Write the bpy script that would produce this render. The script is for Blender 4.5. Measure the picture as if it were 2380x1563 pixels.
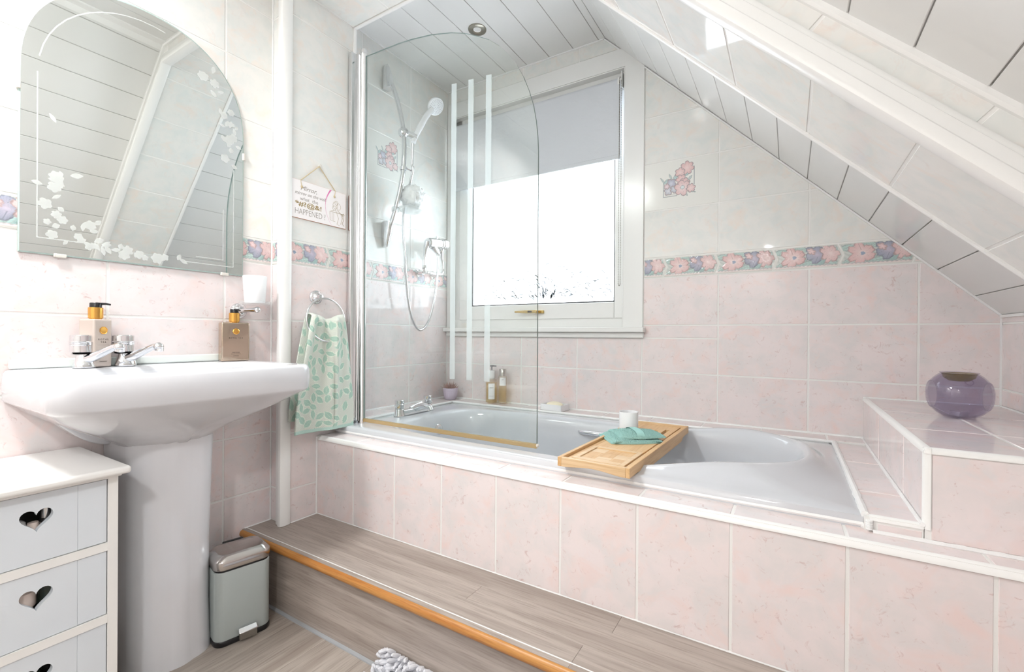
import bpy, bmesh, math, random
import numpy as np
from mathutils import Vector, Matrix, noise
from mathutils.geometry import tessellate_polygon

random.seed(7)
for o in list(bpy.data.objects):
    bpy.data.objects.remove(o)
SC = bpy.context.scene
COL = SC.collection
Z0 = 0.935                      # everything below is laid out with z = 0 at a tile joint; the floor is lifted to 0 at the end

# ------------------------------------------------------------------ camera
F_PX, YAW, PITCH, ROLL = 1052.51, 0.5499, -0.0024, 0.0070
_d = Vector((-math.sin(YAW)*math.cos(PITCH), math.cos(YAW)*math.cos(PITCH), math.sin(PITCH)))
_r = Vector((math.cos(YAW), math.sin(YAW), 0))
_u = _r.cross(_d)
_r, _u = math.cos(ROLL)*_r + math.sin(ROLL)*_u, -math.sin(ROLL)*_r + math.cos(ROLL)*_u
cd = bpy.data.cameras.new('camera'); cam = bpy.data.objects.new('camera', cd); COL.objects.link(cam)
cd.sensor_fit = 'HORIZONTAL'; cd.sensor_width = 36; cd.lens = 36*F_PX/2380; cd.clip_start = 0.02
m = Matrix((_r, _u, -_d)).transposed().to_4x4(); m.translation = Vector((1.62801, -1.96073, -0.04492 + Z0))
cam.matrix_world = m
SC.camera = cam

# ------------------------------------------------------------------ world, lamps, exposure
wd = bpy.data.worlds.new('overcast_sky'); SC.world = wd; wd.use_nodes = True
bg = wd.node_tree.nodes['Background']; bg.inputs[0].default_value = (0.90, 0.95, 1.0, 1); bg.inputs[1].default_value = 8.0
SC.view_settings.view_transform = 'Standard'; SC.view_settings.look = 'None'
SC.view_settings.exposure = 0.25; SC.view_settings.gamma = 1.0; SC.view_settings.use_curve_mapping = False
try:
    SC.cycles.use_denoising = True; SC.cycles.use_light_tree = False
    SC.cycles.max_bounces = 7; SC.cycles.diffuse_bounces = 4; SC.cycles.glossy_bounces = 3
    SC.cycles.use_adaptive_sampling = True; SC.cycles.adaptive_threshold = .06; SC.cycles.adaptive_min_samples = 16
    SC.cycles.transparent_max_bounces = 16; SC.cycles.sample_clamp_indirect = 6
except Exception:
    pass
LAMP_W, SLOPE_W = 18.0, 7.0
def lamp_disc(name, loc, size, watts, color=(.99, .995, 1)):
    ld = bpy.data.lights.new(name, 'AREA'); ld.shape = 'DISK'; ld.size = size; ld.energy = watts; ld.color = color
    o = bpy.data.objects.new(name, ld); COL.objects.link(o); o.location = loc
    return o

# ------------------------------------------------------------------ helpers
ORG = {}
def lin(r, g, b):
    f = lambda c: (c/255/12.92) if c/255 <= .04045 else ((c/255+.055)/1.055)**2.4
    return (f(r), f(g), f(b), 1)

class MB:
    def __init__(s): s.v = []; s.f = []; s.m = []; s.mi = 0
    def add(s, vs, fs, mi=None):
        n = len(s.v); s.v += [tuple(p) for p in vs]
        for f in fs: s.f.append(tuple(n+i for i in f)); s.m.append(s.mi if mi is None else mi)
        return s
    def box(s, x0, x1, y0, y1, z0, z1, mi=None):
        return s.add([(x0,y0,z0),(x1,y0,z0),(x1,y1,z0),(x0,y1,z0),(x0,y0,z1),(x1,y0,z1),(x1,y1,z1),(x0,y1,z1)],
                     [(0,3,2,1),(4,5,6,7),(0,1,5,4),(1,2,6,5),(2,3,7,6),(3,0,4,7)], mi)
    def obox(s, c, ax, h, mi=None):
        c = Vector(c); A = [Vector(a)*k for a, k in zip(ax, h)]
        P = [c+i*A[0]+j*A[1]+k*A[2] for k in (-1,1) for j in (-1,1) for i in (-1,1)]
        return s.add(P, [(0,2,3,1),(4,5,7,6),(0,1,5,4),(1,3,7,5),(3,2,6,7),(2,0,4,6)], mi)
    def prism(s, poly, vec, mi=None):
        n = len(poly); vec = Vector(vec); a = [Vector(p) for p in poly]; b = [p+vec for p in a]
        return s.add(a+b, [tuple(reversed(range(n))), tuple(range(n, 2*n))] + [(i,(i+1)%n,n+(i+1)%n,n+i) for i in range(n)], mi)
    def loft(s, loops, cap0=True, cap1=True, closed=True, mi=None):
        n = len(loops[0]); vs = [p for l in loops for p in l]; fs = []
        for k in range(len(loops)-1):
            for i in range(n if closed else n-1):
                j = (i+1) % n; fs.append((k*n+i, k*n+j, (k+1)*n+j, (k+1)*n+i))
        if cap0: fs.append(tuple(reversed(range(n))))
        if cap1: fs.append(tuple((len(loops)-1)*n+i for i in range(n)))
        return s.add(vs, fs, mi)
    def lathe(s, prof, c, axis=(0,0,1), n=32, cap0=True, cap1=True, mi=None):
        R = Vector((0,0,1)).rotation_difference(Vector(axis).normalized()).to_matrix(); c = Vector(c)
        loops = [[c + R @ Vector((r*math.cos(2*math.pi*i/n), r*math.sin(2*math.pi*i/n), h)) for i in range(n)] for r, h in prof]
        return s.loft(loops, cap0, cap1, True, mi)
    def tube(s, pts, r, n=12, mi=None, caps=True, closed=False):
        pts = [Vector(p) for p in pts]; rs = r if isinstance(r, (list, tuple)) else [r]*len(pts); loops = []; up = None
        for k, p in enumerate(pts):
            if closed: t = pts[(k+1) % len(pts)]-pts[k-1]
            else: t = pts[min(k+1, len(pts)-1)]-pts[max(k-1, 0)]
            t.normalize()
            if up is None: up = t.orthogonal()
            up = (up - t*up.dot(t)).normalized(); w = t.cross(up)
            loops.append([p + rs[k]*(math.cos(2*math.pi*i/n)*up + math.sin(2*math.pi*i/n)*w) for i in range(n)])
        if closed: loops.append(loops[0]); caps = False
        return s.loft(loops, caps, caps, True, mi)
    def ball(s, c, r, n=16, mi=None, fn=None):
        c = Vector(c); rr = r if isinstance(r, (list, tuple)) else (r, r, r); vs = []; fs = []; h = n//2
        vs.append((0,0,1))
        for j in range(1, h):
            for i in range(n):
                a = math.pi*j/h; b = 2*math.pi*i/n; vs.append((math.sin(a)*math.cos(b), math.sin(a)*math.sin(b), math.cos(a)))
        vs.append((0,0,-1))
        for i in range(n): fs.append((0, 1+i, 1+(i+1) % n))
        for j in range(h-2):
            for i in range(n):
                a = 1+j*n+i; b = 1+j*n+(i+1) % n; fs.append((a, a+n, b+n, b))
        for i in range(n): fs.append((len(vs)-1, 1+(h-2)*n+(i+1) % n, 1+(h-2)*n+i))
        out = []
        for p in vs:
            p = Vector(p); k = fn(p) if fn else 1.0
            out.append(c + Vector((p.x*rr[0]*k, p.y*rr[1]*k, p.z*rr[2]*k)))
        return s.add(out, fs, mi)
    def grid(s, fn, nu, nv, mi=None, closed_u=False):
        vs = [fn(i/nu, j/nv) for j in range(nv+1) for i in range(nu+1)]
        fs = [(j*(nu+1)+i, j*(nu+1)+i+1, (j+1)*(nu+1)+i+1, (j+1)*(nu+1)+i) for j in range(nv) for i in range(nu)]
        return s.add(vs, fs, mi)
    def plate(s, outer, holes, to3, vec, mi=None):
        """flat plate with holes: outer/holes are 2-D loops, to3 maps to 3-D, vec is the thickness"""
        loops = [outer]+holes; flat = [p for l in loops for p in l]
        tris = tessellate_polygon([[Vector((p[0], p[1], 0)) for p in l] for l in loops])
        A = [Vector(to3(*p)) for p in flat]; B = [a+Vector(vec) for a in A]; n = len(flat)
        nrm = (A[tris[0][1]]-A[tris[0][0]]).cross(A[tris[0][2]]-A[tris[0][0]]); flip = nrm.dot(Vector(vec)) > 0
        fs = []
        for t in tris:
            nt = (A[t[1]]-A[t[0]]).cross(A[t[2]]-A[t[0]])
            t = tuple(t) if nt.dot(Vector(vec)) < 0 else tuple(reversed(t))
            fs.append(t); fs.append(tuple(n+i for i in reversed(t)))
        k = 0
        for l in loops:
            for i in range(len(l)):
                a, b = k+i, k+(i+1) % len(l); fs.append((a, b, n+b, n+a))
            k += len(l)
        return s.add(A+B, fs, mi)
    def build(s, name, mats, parent=None, smooth=True, bevel=0, seg=2, sub=0, ang=38, origin=None, fix=True):
        me = bpy.data.meshes.new(name); V = [Vector(p) for p in s.v]
        if parent is not None: org = ORG[parent]
        elif origin is not None: org = Vector(origin)
        else:
            lo = [min(p[i] for p in V) for i in range(3)]; hi = [max(p[i] for p in V) for i in range(3)]
            org = Vector(((lo[0]+hi[0])/2, (lo[1]+hi[1])/2, lo[2]))
        me.from_pydata([p-org for p in V], [], s.f)
        if not isinstance(mats, (list, tuple)): mats = [mats]
        for mt in mats: me.materials.append(mt)
        me.polygons.foreach_set('material_index', s.m)
        if fix:
            bm = bmesh.new(); bm.from_mesh(me); bmesh.ops.recalc_face_normals(bm, faces=bm.faces); bm.to_mesh(me); bm.free()
        if smooth:
            me.polygons.foreach_set('use_smooth', [True]*len(me.polygons))
            me.set_sharp_from_angle(angle=math.radians(ang))
        me.update()
        o = bpy.data.objects.new(name, me); COL.objects.link(o); ORG[o] = org.copy()
        if parent is not None: o.parent = parent; o.location = (0, 0, 0)
        else: o.location = org
        if bevel:
            b = o.modifiers.new('bevel', 'BEVEL'); b.width = bevel; b.segments = seg; b.limit_method = 'ANGLE'; b.angle_limit = math.radians(35); b.harden_normals = False
        if sub:
            q = o.modifiers.new('sub', 'SUBSURF'); q.levels = sub; q.render_levels = sub
        return o

def tag(o, label, cat, group=None):
    o['label'] = label; o['category'] = cat
    if group: o['group'] = group
    return o
def thing(name, label, cat, loc, group=None):
    o = bpy.data.objects.new(name, None); COL.objects.link(o); o.location = loc; ORG[o] = Vector(loc); o.empty_display_size = .02
    return tag(o, label, cat, group)
def struct(name, mb, mat, label=None, **k):
    o = mb.build(name, mat, origin=(0, 0, 0), smooth=False, **k); o['kind'] = 'structure'
    if label: o['label'] = label
    return o
def text_mesh(txt, size, parent, name, mat, loc, U, V, N, align='LEFT', shear=0.0, sx=1.0, depth=.0002, offset=0.0, fit=None):
    cu = bpy.data.curves.new(name, 'FONT'); cu.body = txt; cu.size = size; cu.align_x = align; cu.shear = shear; cu.extrude = depth; cu.offset = offset; cu.resolution_u = 3
    t = bpy.data.objects.new(name, cu); COL.objects.link(t)
    dg = bpy.context.evaluated_depsgraph_get(); me = bpy.data.meshes.new_from_object(t.evaluated_get(dg)); bpy.data.objects.remove(t)
    if fit and len(me.vertices):
        xs = [v.co.x for v in me.vertices]; sx = fit/(max(xs)-min(xs))
        if align == 'LEFT':
            x0 = min(xs)
            for v in me.vertices: v.co.x -= x0
    me.materials.clear(); me.materials.append(mat)
    o = bpy.data.objects.new(name, me); COL.objects.link(o)
    M = Matrix((Vector(U)*sx, Vector(V), Vector(N))).transposed()
    for v in me.vertices: v.co = M @ v.co + Vector(loc) - ORG[parent]
    me.update(); o.parent = parent; ORG[o] = ORG[parent].copy()
    return o

# ------------------------------------------------------------------ materials
MATS = {}
def nt(name):
    mt = bpy.data.materials.new(name); mt.use_nodes = True; n = mt.node_tree; n.nodes.clear()
    out = n.nodes.new('ShaderNodeOutputMaterial'); MATS[name] = mt
    return mt, n, out
def N(n, typ, **kw):
    x = n.nodes.new(typ)
    for k, v in kw.items():
        if k.startswith('i_'): x.inputs[k[2:].replace('_', ' ')].default_value = v
        else: setattr(x, k, v)
    return x
def pbr(name, col, rough=.4, metal=0.0, spec=.5, coat=0.0, bump=None, sss=0, trans=0, emis=None, var=None):
    mt, n, out = nt(name); b = N(n, 'ShaderNodeBsdfPrincipled'); n.links.new(b.outputs[0], out.inputs[0])
    b.inputs['Base Color'].default_value = col; b.inputs['Roughness'].default_value = rough; b.inputs['Metallic'].default_value = metal
    b.inputs['Specular IOR Level'].default_value = spec; b.inputs['Coat Weight'].default_value = coat; b.inputs['Coat Roughness'].default_value = .05
    if emis: b.inputs['Emission Color'].default_value = emis[0]; b.inputs['Emission Strength'].default_value = emis[1]
    if var or bump:
        tc = N(n, 'ShaderNodeTexCoord')
    if var:
        col2, sc = var
        ns = N(n, 'ShaderNodeTexNoise'); ns.inputs['Scale'].default_value = sc; ns.inputs['Detail'].default_value = 4; n.links.new(tc.outputs['Object'], ns.inputs['Vector'])
        mx = N(n, 'ShaderNodeMix', data_type='RGBA'); mx.inputs[6].default_value = col; mx.inputs[7].default_value = col2
        n.links.new(ns.outputs[0], mx.inputs[0]); n.links.new(mx.outputs[2], b.inputs['Base Color'])
    if bump:
        sc, st = bump[:2]
        ns = N(n, 'ShaderNodeTexNoise'); ns.inputs['Scale'].default_value = sc; ns.inputs['Detail'].default_value = 3; n.links.new(tc.outputs['Object'], ns.inputs['Vector'])
        bp = N(n, 'ShaderNodeBump'); bp.inputs['Strength'].default_value = st; bp.inputs['Distance'].default_value = bump[2] if len(bump) > 2 else .002
        n.links.new(ns.outputs[0], bp.inputs['Height']); n.links.new(bp.outputs[0], b.inputs['Normal'])
    return mt
def ramp(n, a, b, src, ca=(0,0,0,1), cb=(1,1,1,1)):
    r = N(n, 'ShaderNodeValToRGB'); r.color_ramp.elements[0].position = a; r.color_ramp.elements[1].position = b
    r.color_ramp.elements[0].color = ca; r.color_ramp.elements[1].color = cb; n.links.new(src, r.inputs[0]); return r
def mixc(n, fac, a, b):
    x = N(n, 'ShaderNodeMix', data_type='RGBA')
    for s, v in ((0, fac), (6, a), (7, b)):
        if hasattr(v, 'is_output'): n.links.new(v, x.inputs[s])
        else: x.inputs[s].default_value = v
    return x.outputs[2]
def tile_mat(name, base, patch1, patch2, fleck, fleck_amt, s1=7, s2=38):
    mt, n, out = nt(name); b = N(n, 'ShaderNodeBsdfPrincipled'); n.links.new(b.outputs[0], out.inputs[0])
    tc = N(n, 'ShaderNodeTexCoord'); oi = N(n, 'ShaderNodeObjectInfo'); ad = N(n, 'ShaderNodeVectorMath', operation='MULTIPLY_ADD')
    n.links.new(oi.outputs['Random'], ad.inputs[0]); ad.inputs[1].default_value = (37, 91, 53); n.links.new(tc.outputs['Object'], ad.inputs[2])
    def ns(scale, det, dist=0, rough=.55):
        x = N(n, 'ShaderNodeTexNoise'); x.inputs['Scale'].default_value = scale; x.inputs['Detail'].default_value = det
        x.inputs['Distortion'].default_value = dist; x.inputs['Roughness'].default_value = rough; n.links.new(ad.outputs[0], x.inputs['Vector']); return x.outputs[0]
    c = mixc(n, ramp(n, .42, .66, ns(s1*2.2, 3, .4)).outputs[0], base, patch1)
    c = mixc(n, ramp(n, .52, .72, ns(s1*1.7, 3, .6, .6)).outputs[0], c, patch2)
    r = ramp(n, .60, .72, ns(s2, 4, 1.6, .7)); mu = N(n, 'ShaderNodeMath', operation='MULTIPLY'); mu.inputs[1].default_value = fleck_amt
    n.links.new(r.outputs[0], mu.inputs[0]); c = mixc(n, mu.outputs[0], c, fleck)
    n.links.new(c, b.inputs['Base Color'])
    b.inputs['Roughness'].default_value = .05; b.inputs['Specular IOR Level'].default_value = .5
    w = N(n, 'ShaderNodeTexNoise'); w.inputs['Scale'].default_value = 9; w.inputs['Detail'].default_value = 0; n.links.new(ad.outputs[0], w.inputs['Vector'])
    bp = N(n, 'ShaderNodeBump'); bp.inputs['Strength'].default_value = .10; bp.inputs['Distance'].default_value = .004
    n.links.new(w.outputs[0], bp.inputs['Height']); n.links.new(bp.outputs[0], b.inputs['Normal'])
    return mt
def attr_mat(name, rough=.15, bump=None):
    mt, n, out = nt(name); b = N(n, 'ShaderNodeBsdfPrincipled'); n.links.new(b.outputs[0], out.inputs[0])
    a = N(n, 'ShaderNodeVertexColor'); a.layer_name = 'print'; n.links.new(a.outputs[0], b.inputs['Base Color']); b.inputs['Roughness'].default_value = rough
    if bump:
        tc = N(n, 'ShaderNodeTexCoord'); ns = N(n, 'ShaderNodeTexNoise'); ns.inputs['Scale'].default_value = bump[0]; n.links.new(tc.outputs['Object'], ns.inputs['Vector'])
        bp = N(n, 'ShaderNodeBump'); bp.inputs['Strength'].default_value = bump[1]; bp.inputs['Distance'].default_value = .002
        n.links.new(ns.outputs[0], bp.inputs['Height']); n.links.new(bp.outputs[0], b.inputs['Normal'])
    return mt
def wood_mat(name, c1, c2, c3, axis=0, s=1.0, rough=.45, fine=1.0):
    mt, n, out = nt(name); b = N(n, 'ShaderNodeBsdfPrincipled'); n.links.new(b.outputs[0], out.inputs[0])
    tc = N(n, 'ShaderNodeTexCoord'); oi = N(n, 'ShaderNodeObjectInfo'); mp = N(n, 'ShaderNodeMapping'); ad = N(n, 'ShaderNodeVectorMath', operation='MULTIPLY_ADD')
    n.links.new(oi.outputs['Random'], ad.inputs[0]); ad.inputs[1].default_value = (13, 29, 17); n.links.new(tc.outputs['Object'], ad.inputs[2]); n.links.new(ad.outputs[0], mp.inputs[0])
    sc = [30*s, 30*s, 30*s]; sc[axis] = 1.6*s; mp.inputs['Scale'].default_value = sc
    a = N(n, 'ShaderNodeTexNoise'); a.inputs['Scale'].default_value = 1; a.inputs['Detail'].default_value = 5; a.inputs['Distortion'].default_value = .5; n.links.new(mp.outputs[0], a.inputs[0])
    f = N(n, 'ShaderNodeTexNoise'); f.inputs['Scale'].default_value = 7*fine; f.inputs['Detail'].default_value = 4; n.links.new(mp.outputs[0], f.inputs[0])
    c = mixc(n, ramp(n, .36, .68, a.outputs[0]).outputs[0], c1, c2)
    r = ramp(n, .48, .74, f.outputs[0]); mu = N(n, 'ShaderNodeMath', operation='MULTIPLY'); mu.inputs[1].default_value = .55; n.links.new(r.outputs[0], mu.inputs[0])
    c = mixc(n, mu.outputs[0], c, c3); n.links.new(c, b.inputs['Base Color']); b.inputs['Roughness'].default_value = rough
    bp = N(n, 'ShaderNodeBump'); bp.inputs['Strength'].default_value = .12; bp.inputs['Distance'].default_value = .001; n.links.new(f.outputs[0], bp.inputs['Height']); n.links.new(bp.outputs[0], b.inputs['Normal'])
    return mt
def clear_mat(name, tint, rough=.0, ior=1.45, haze=None, gl=1.0):
    """thin clear sheet: tinted see-through with mirror reflection by Fresnel, optional milky share"""
    mt, n, out = nt(name); t = N(n, 'ShaderNodeBsdfTransparent'); t.inputs[0].default_value = tint
    g = N(n, 'ShaderNodeBsdfGlossy'); g.inputs['Roughness'].default_value = rough; g.inputs[0].default_value = (gl, gl, gl, 1)
    fr = N(n, 'ShaderNodeFresnel'); ge = N(n, 'ShaderNodeNewGeometry'); mi = N(n, 'ShaderNodeMix'); mi.inputs[2].default_value = ior; mi.inputs[3].default_value = 1/ior
    n.links.new(ge.outputs['Backfacing'], mi.inputs[0]); n.links.new(mi.outputs[0], fr.inputs[0])      # same reflectance from both sides
    mx = N(n, 'ShaderNodeMixShader'); n.links.new(fr.outputs[0], mx.inputs[0]); n.links.new(t.outputs[0], mx.inputs[1]); n.links.new(g.outputs[0], mx.inputs[2])
    res = mx.outputs[0]
    if haze:
        amt, hc = haze
        d = N(n, 'ShaderNodeBsdfDiffuse'); d.inputs[0].default_value = hc; tr = N(n, 'ShaderNodeBsdfTranslucent'); tr.inputs[0].default_value = hc
        ms = N(n, 'ShaderNodeMixShader'); ms.inputs[0].default_value = .5; n.links.new(d.outputs[0], ms.inputs[1]); n.links.new(tr.outputs[0], ms.inputs[2])
        m2 = N(n, 'ShaderNodeMixShader'); m2.inputs[0].default_value = amt; n.links.new(res, m2.inputs[1]); n.links.new(ms.outputs[0], m2.inputs[2]); res = m2.outputs[0]
    n.links.new(res, out.inputs[0])
    return mt

PINK = tile_mat('pink_marbled_tile', lin(238, 227, 226), lin(229, 223, 222), lin(240, 220, 216), lin(203, 170, 166), .62)
CREAM = tile_mat('cream_marbled_tile', lin(238, 237, 233), lin(230, 233, 230), lin(240, 231, 223), lin(231, 212, 204), .30, 8, 20)
GROUT = pbr('white_grout', lin(240, 239, 236), .75, bump=(120, .2))
PVC = pbr('white_pvc', lin(240, 240, 238), .22)
PLANKM = pbr('white_gloss_plank', lin(234, 234, 232), .10)
GROOVE = pbr('plank_groove', lin(204, 202, 198), .6)
TRIMW = pbr('white_gloss_paint', lin(246, 246, 244), .25)
WALLP = pbr('cream_wall_paint', lin(238, 234, 230), .7)
SEAL = pbr('white_sealant', lin(246, 246, 245), .35, bump=(60, .5, .003))
CHROME = pbr('chrome', (.80, .81, .83, 1), .06, 1.0)
CHROME_D = pbr('brushed_steel', (.55, .52, .50, 1), .16, 1.0)
BRASS = pbr('brass', lin(196, 170, 110), .25, 1.0)
GOLD = pbr('gold_collar', lin(235, 180, 95), .22, 1.0)
BLACKP = pbr('black_plastic', (.012, .012, .014, 1), .3)
GREYC = pbr('grey_sanitary_ware', lin(224, 225, 229), .08, coat=.4)
BATHC = pbr('grey_bath_acrylic', lin(211, 213, 217), .10, coat=.3)
WHITEG = pbr('white_glaze', lin(245, 245, 246), .12)
DARK = pbr('dark_gasket', (.02, .022, .025, 1), .5)
FLOORW = wood_mat('grey_wood_vinyl_floor', lin(188, 178, 168), lin(160, 148, 138), lin(128, 114, 104), 1, 1.0)
STEPW = wood_mat('grey_wood_vinyl_step', lin(186, 175, 166), lin(160, 148, 139), lin(130, 116, 106), 0, 1.0)
NOSEW = wood_mat('oak_nosing', lin(206, 150, 84), lin(186, 122, 60), lin(150, 92, 42), 0, 1.6, .35)
BAMBOO = wood_mat('bamboo', lin(226, 188, 138), lin(212, 168, 114), lin(192, 146, 94), 1, .8, .4)
BAMBOO2 = wood_mat('bamboo_light', lin(232, 204, 166), lin(220, 186, 140), lin(200, 160, 112), 0, .8, .4)
GREYL = pbr('grey_silicone_line', lin(178, 182, 186), .4)

# ------------------------------------------------------------------ tile laying
TCACHE = {}
def clip(poly, a, b, c):
    out = []
    for i in range(len(poly)):
        p, q = poly[i], poly[(i+1) % len(poly)]; dp = a*p[0]+b*p[1]-c; dq = a*q[0]+b*q[1]-c
        if dp <= 1e-9: out.append(p)
        if (dp < -1e-9 and dq > 1e-9) or (dp > 1e-9 and dq < -1e-9):
            t = dp/(dp-dq); out.append((p[0]+t*(q[0]-p[0]), p[1]+t*(q[1]-p[1])))
    return out
def area(p): return .5*sum(p[i][0]*p[(i+1) % len(p)][1]-p[(i+1) % len(p)][0]*p[i][1] for i in range(len(p)))
def inset_convex(poly, d):
    src = list(poly); res = list(poly)
    for i in range(len(src)):
        p, q = src[i], src[(i+1) % len(src)]; ex, ey = q[0]-p[0], q[1]-p[1]; L = math.hypot(ex, ey)
        if L < 1e-7: continue
        nx, ny = ey/L, -ex/L           # outward for ccw
        res = clip(res, nx, ny, nx*p[0]+ny*p[1]-d)
        if len(res) < 3: return []
    return res
def lay(parent, name, poly, O, U, V, Nn, mat, gap=.0058, th=.007, bev=.0010):
    if area(poly) < 0: poly = poly[::-1]
    pin = inset_convex(poly, gap/2)
    if len(pin) < 3 or area(pin) < 8e-5: return None
    top = inset_convex(pin, bev)
    cu = sum(p[0] for p in pin)/len(pin); cv = sum(p[1] for p in pin)/len(pin)
    key = (mat.name, tuple((round(p[0]-cu, 4), round(p[1]-cv, 4)) for p in pin))
    me = TCACHE.get(key)
    if me is None:
        n = len(pin); vs = [(p[0]-cu, p[1]-cv, -th) for p in pin]+[(p[0]-cu, p[1]-cv, -bev) for p in pin]
        if len(top) == n: vs += [(p[0]-cu, p[1]-cv, 0) for p in top]
        else: vs += [((p[0]-cu)*.985, (p[1]-cv)*.985, 0) for p in pin]
        fs = [tuple(2*n+i for i in range(n))]
        for k in (0, 1): fs += [(k*n+i, k*n+(i+1) % n, (k+1)*n+(i+1) % n, (k+1)*n+i) for i in range(n)]
        me = bpy.data.meshes.new(name); me.from_pydata(vs, [], fs); me.materials.append(mat); me.update(); TCACHE[key] = me
    o = bpy.data.objects.new(name, me); COL.objects.link(o); o.parent = parent
    U, V, Nn = Vector(U), Vector(V), Vector(Nn)
    M = Matrix((U, V, Nn)).transposed().to_4x4(); M.translation = Vector(O)+U*cu+V*cv-ORG[parent]
    o.matrix_local = M
    return o
def rects(us, vs): return [[(a, c), (b, c), (b, d), (a, d)] for a, b in zip(us, us[1:]) for c, d in zip(vs, vs[1:])]
def minus(rect, hole):
    (a, c), (b, d) = rect[0], rect[2]; x0, x1, y0, y1 = hole
    if b <= x0+1e-6 or a >= x1-1e-6 or d <= y0+1e-6 or c >= y1-1e-6: return [rect]
    out = []; R = lambda p, q, r, s: out.append([(p, r), (q, r), (q, s), (p, s)]) if q-p > .008 and s-r > .008 else None
    R(a, b, c, max(c, y0)); R(a, b, min(d, y1), d); R(a, max(a, x0), max(c, y0), min(d, y1)); R(min(b, x1), b, max(c, y0), min(d, y1))
    return out
def lay_all(parent, us, vs, O, U, V, Nn, mat, clips=(), holes=(), name='tile'):
    for r in rects(us, vs):
        ps = [r]
        for h in holes: ps = [q for p in ps for q in minus(p, h)]
        for p in ps:
            for c in clips: p = clip(p, *c) if len(p) > 2 else p
            if len(p) > 2: lay(parent, name, p, O, U, V, Nn, mat)

PINKZ = [-.392, -.2, 0, .2018]
CREAMZ = [.286, .487, .687, .887, 1.087, 1.298]
BB, BT = .2018, .286
XB, XP, YP, YF, ZST, XR = .0292, .1204, -.727, -.895, -.719, 2.1805
YA = -1.018                                      # room-side face of the tiled arch
G = .0012   # the joints lie this far behind the tile faces

# ------------------------------------------------------------------ printed border tile (interlocking arrow ends, floral relief)
def floral(X, Y):
    """X in 0..2.38, Y in 0..1 (tile heights). returns rgb (sRGB 0..255) and relief height"""
    C = np.zeros(X.shape+(3,)); H = np.zeros(X.shape)
    st = .5+.5*np.sin(38*Y+6*np.sin(5*X)+3*X)
    C[:] = np.array([178, 186, 178]); C += (st[..., None]-.5)*np.array([34, 30, 30])
    def put(mask, col, h=None):
        col = np.asarray(col, float)
        C[mask] = col if col.ndim == 1 else col[mask]
        if h is not None: H[mask] = h if np.isscalar(h) else h[mask]
    def leaf(cx, cy, a, L, W, c1, c2):
        u = (X-cx)*math.cos(a)+(Y-cy)*math.sin(a); v = -(X-cx)*math.sin(a)+(Y-cy)*math.cos(a)
        r = np.abs(v)/(W*np.clip(1-(u/L)**2, .001, 1)); m = (np.abs(u) < L) & (r < 1)
        sh = .5+.5*np.cos(22*u/L+9*np.abs(v)/W)
        col = np.array(c1)*sh[..., None]+np.array(c2)*(1-sh[..., None]); put(m, col, .6*(1-r**2))
        put((np.abs(u) < L) & (np.abs(r-1) < .16), (112, 134, 130)); put(m & (np.abs(v) < .012), (120, 150, 142))
    def flower(cx, cy, R, k, ph, c1, c2, ctr, sq=1.0):
        dx, dy = (X-cx), (Y-cy)/sq; r = np.hypot(dx, dy); t = np.arctan2(dy, dx)+ph
        sh = R*(.62+.38*np.abs(np.cos(k*t/2))**.6+.03*np.cos(17*t)); m = r < sh; q = np.clip(r/sh, 0, 1)
        vein = .5+.5*np.cos(k*6*t); col = np.array(c1)*q[..., None]+np.array(c2)*(1-q[..., None]); col = col-(vein*14*(q > .25))[..., None]
        put(m, col, .4+.6*np.sin(math.pi*np.clip(q, 0, 1)))
        put(np.abs(r-sh) < .022, np.array(c1)*.68); put(m & (np.abs(np.sin(k*t/2)) < .035) & (q > .3), np.array(c1)*.74)
        if ctr is not None: put(r < R*.16, ctr, 1.0)
    grn, tea = (172, 204, 192), (128, 172, 164)
    leaf(.25, .78, .25, .30, .12, grn, tea); leaf(1.05, .86, -.2, .26, .12, grn, tea); leaf(1.30, .22, .12, .42, .13, grn, tea)
    leaf(1.72, .22, 1.1, .30, .11, tea, (104, 150, 150)); leaf(2.10, .25, -.5, .25, .10, grn, tea); leaf(.28, .24, .5, .24, .09, grn, tea)
    leaf(2.22, .72, .8, .22, .08, (190, 196, 188), tea); leaf(1.0, .3, .6, .2, .07, grn, tea)
    flower(1.50, .60, .40, 5, .3, (112, 122, 152), (176, 160, 184), None, .95); flower(1.36, .74, .14, 5, 0, (222, 170, 172), (236, 196, 196), None)
    flower(1.98, .60, .34, 7, .9, (222, 168, 166), (240, 206, 202), None, 1.15)
    flower(.66, .52, .46, 6, .5, (222, 160, 158), (242, 212, 206), (108, 126, 160))
    w = .115+.035*np.abs(np.sin(X*22)); put(Y < w, (232, 214, 208), .7); put(np.abs(Y-w) < .018, (150, 140, 142)); put(Y < .045, (214, 206, 200), .3)
    put((Y > .965) | (Y < .02), (196, 198, 192), .1)
    return C, H
def lin_np(C):
    c = np.clip(C, 0, 255)/255
    return np.where(c <= .04045, c/12.92, ((c+.055)/1.055)**2.4)
PRINT_GLAZE = attr_mat('printed_glaze', .14)
CHEV = .0145
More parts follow.
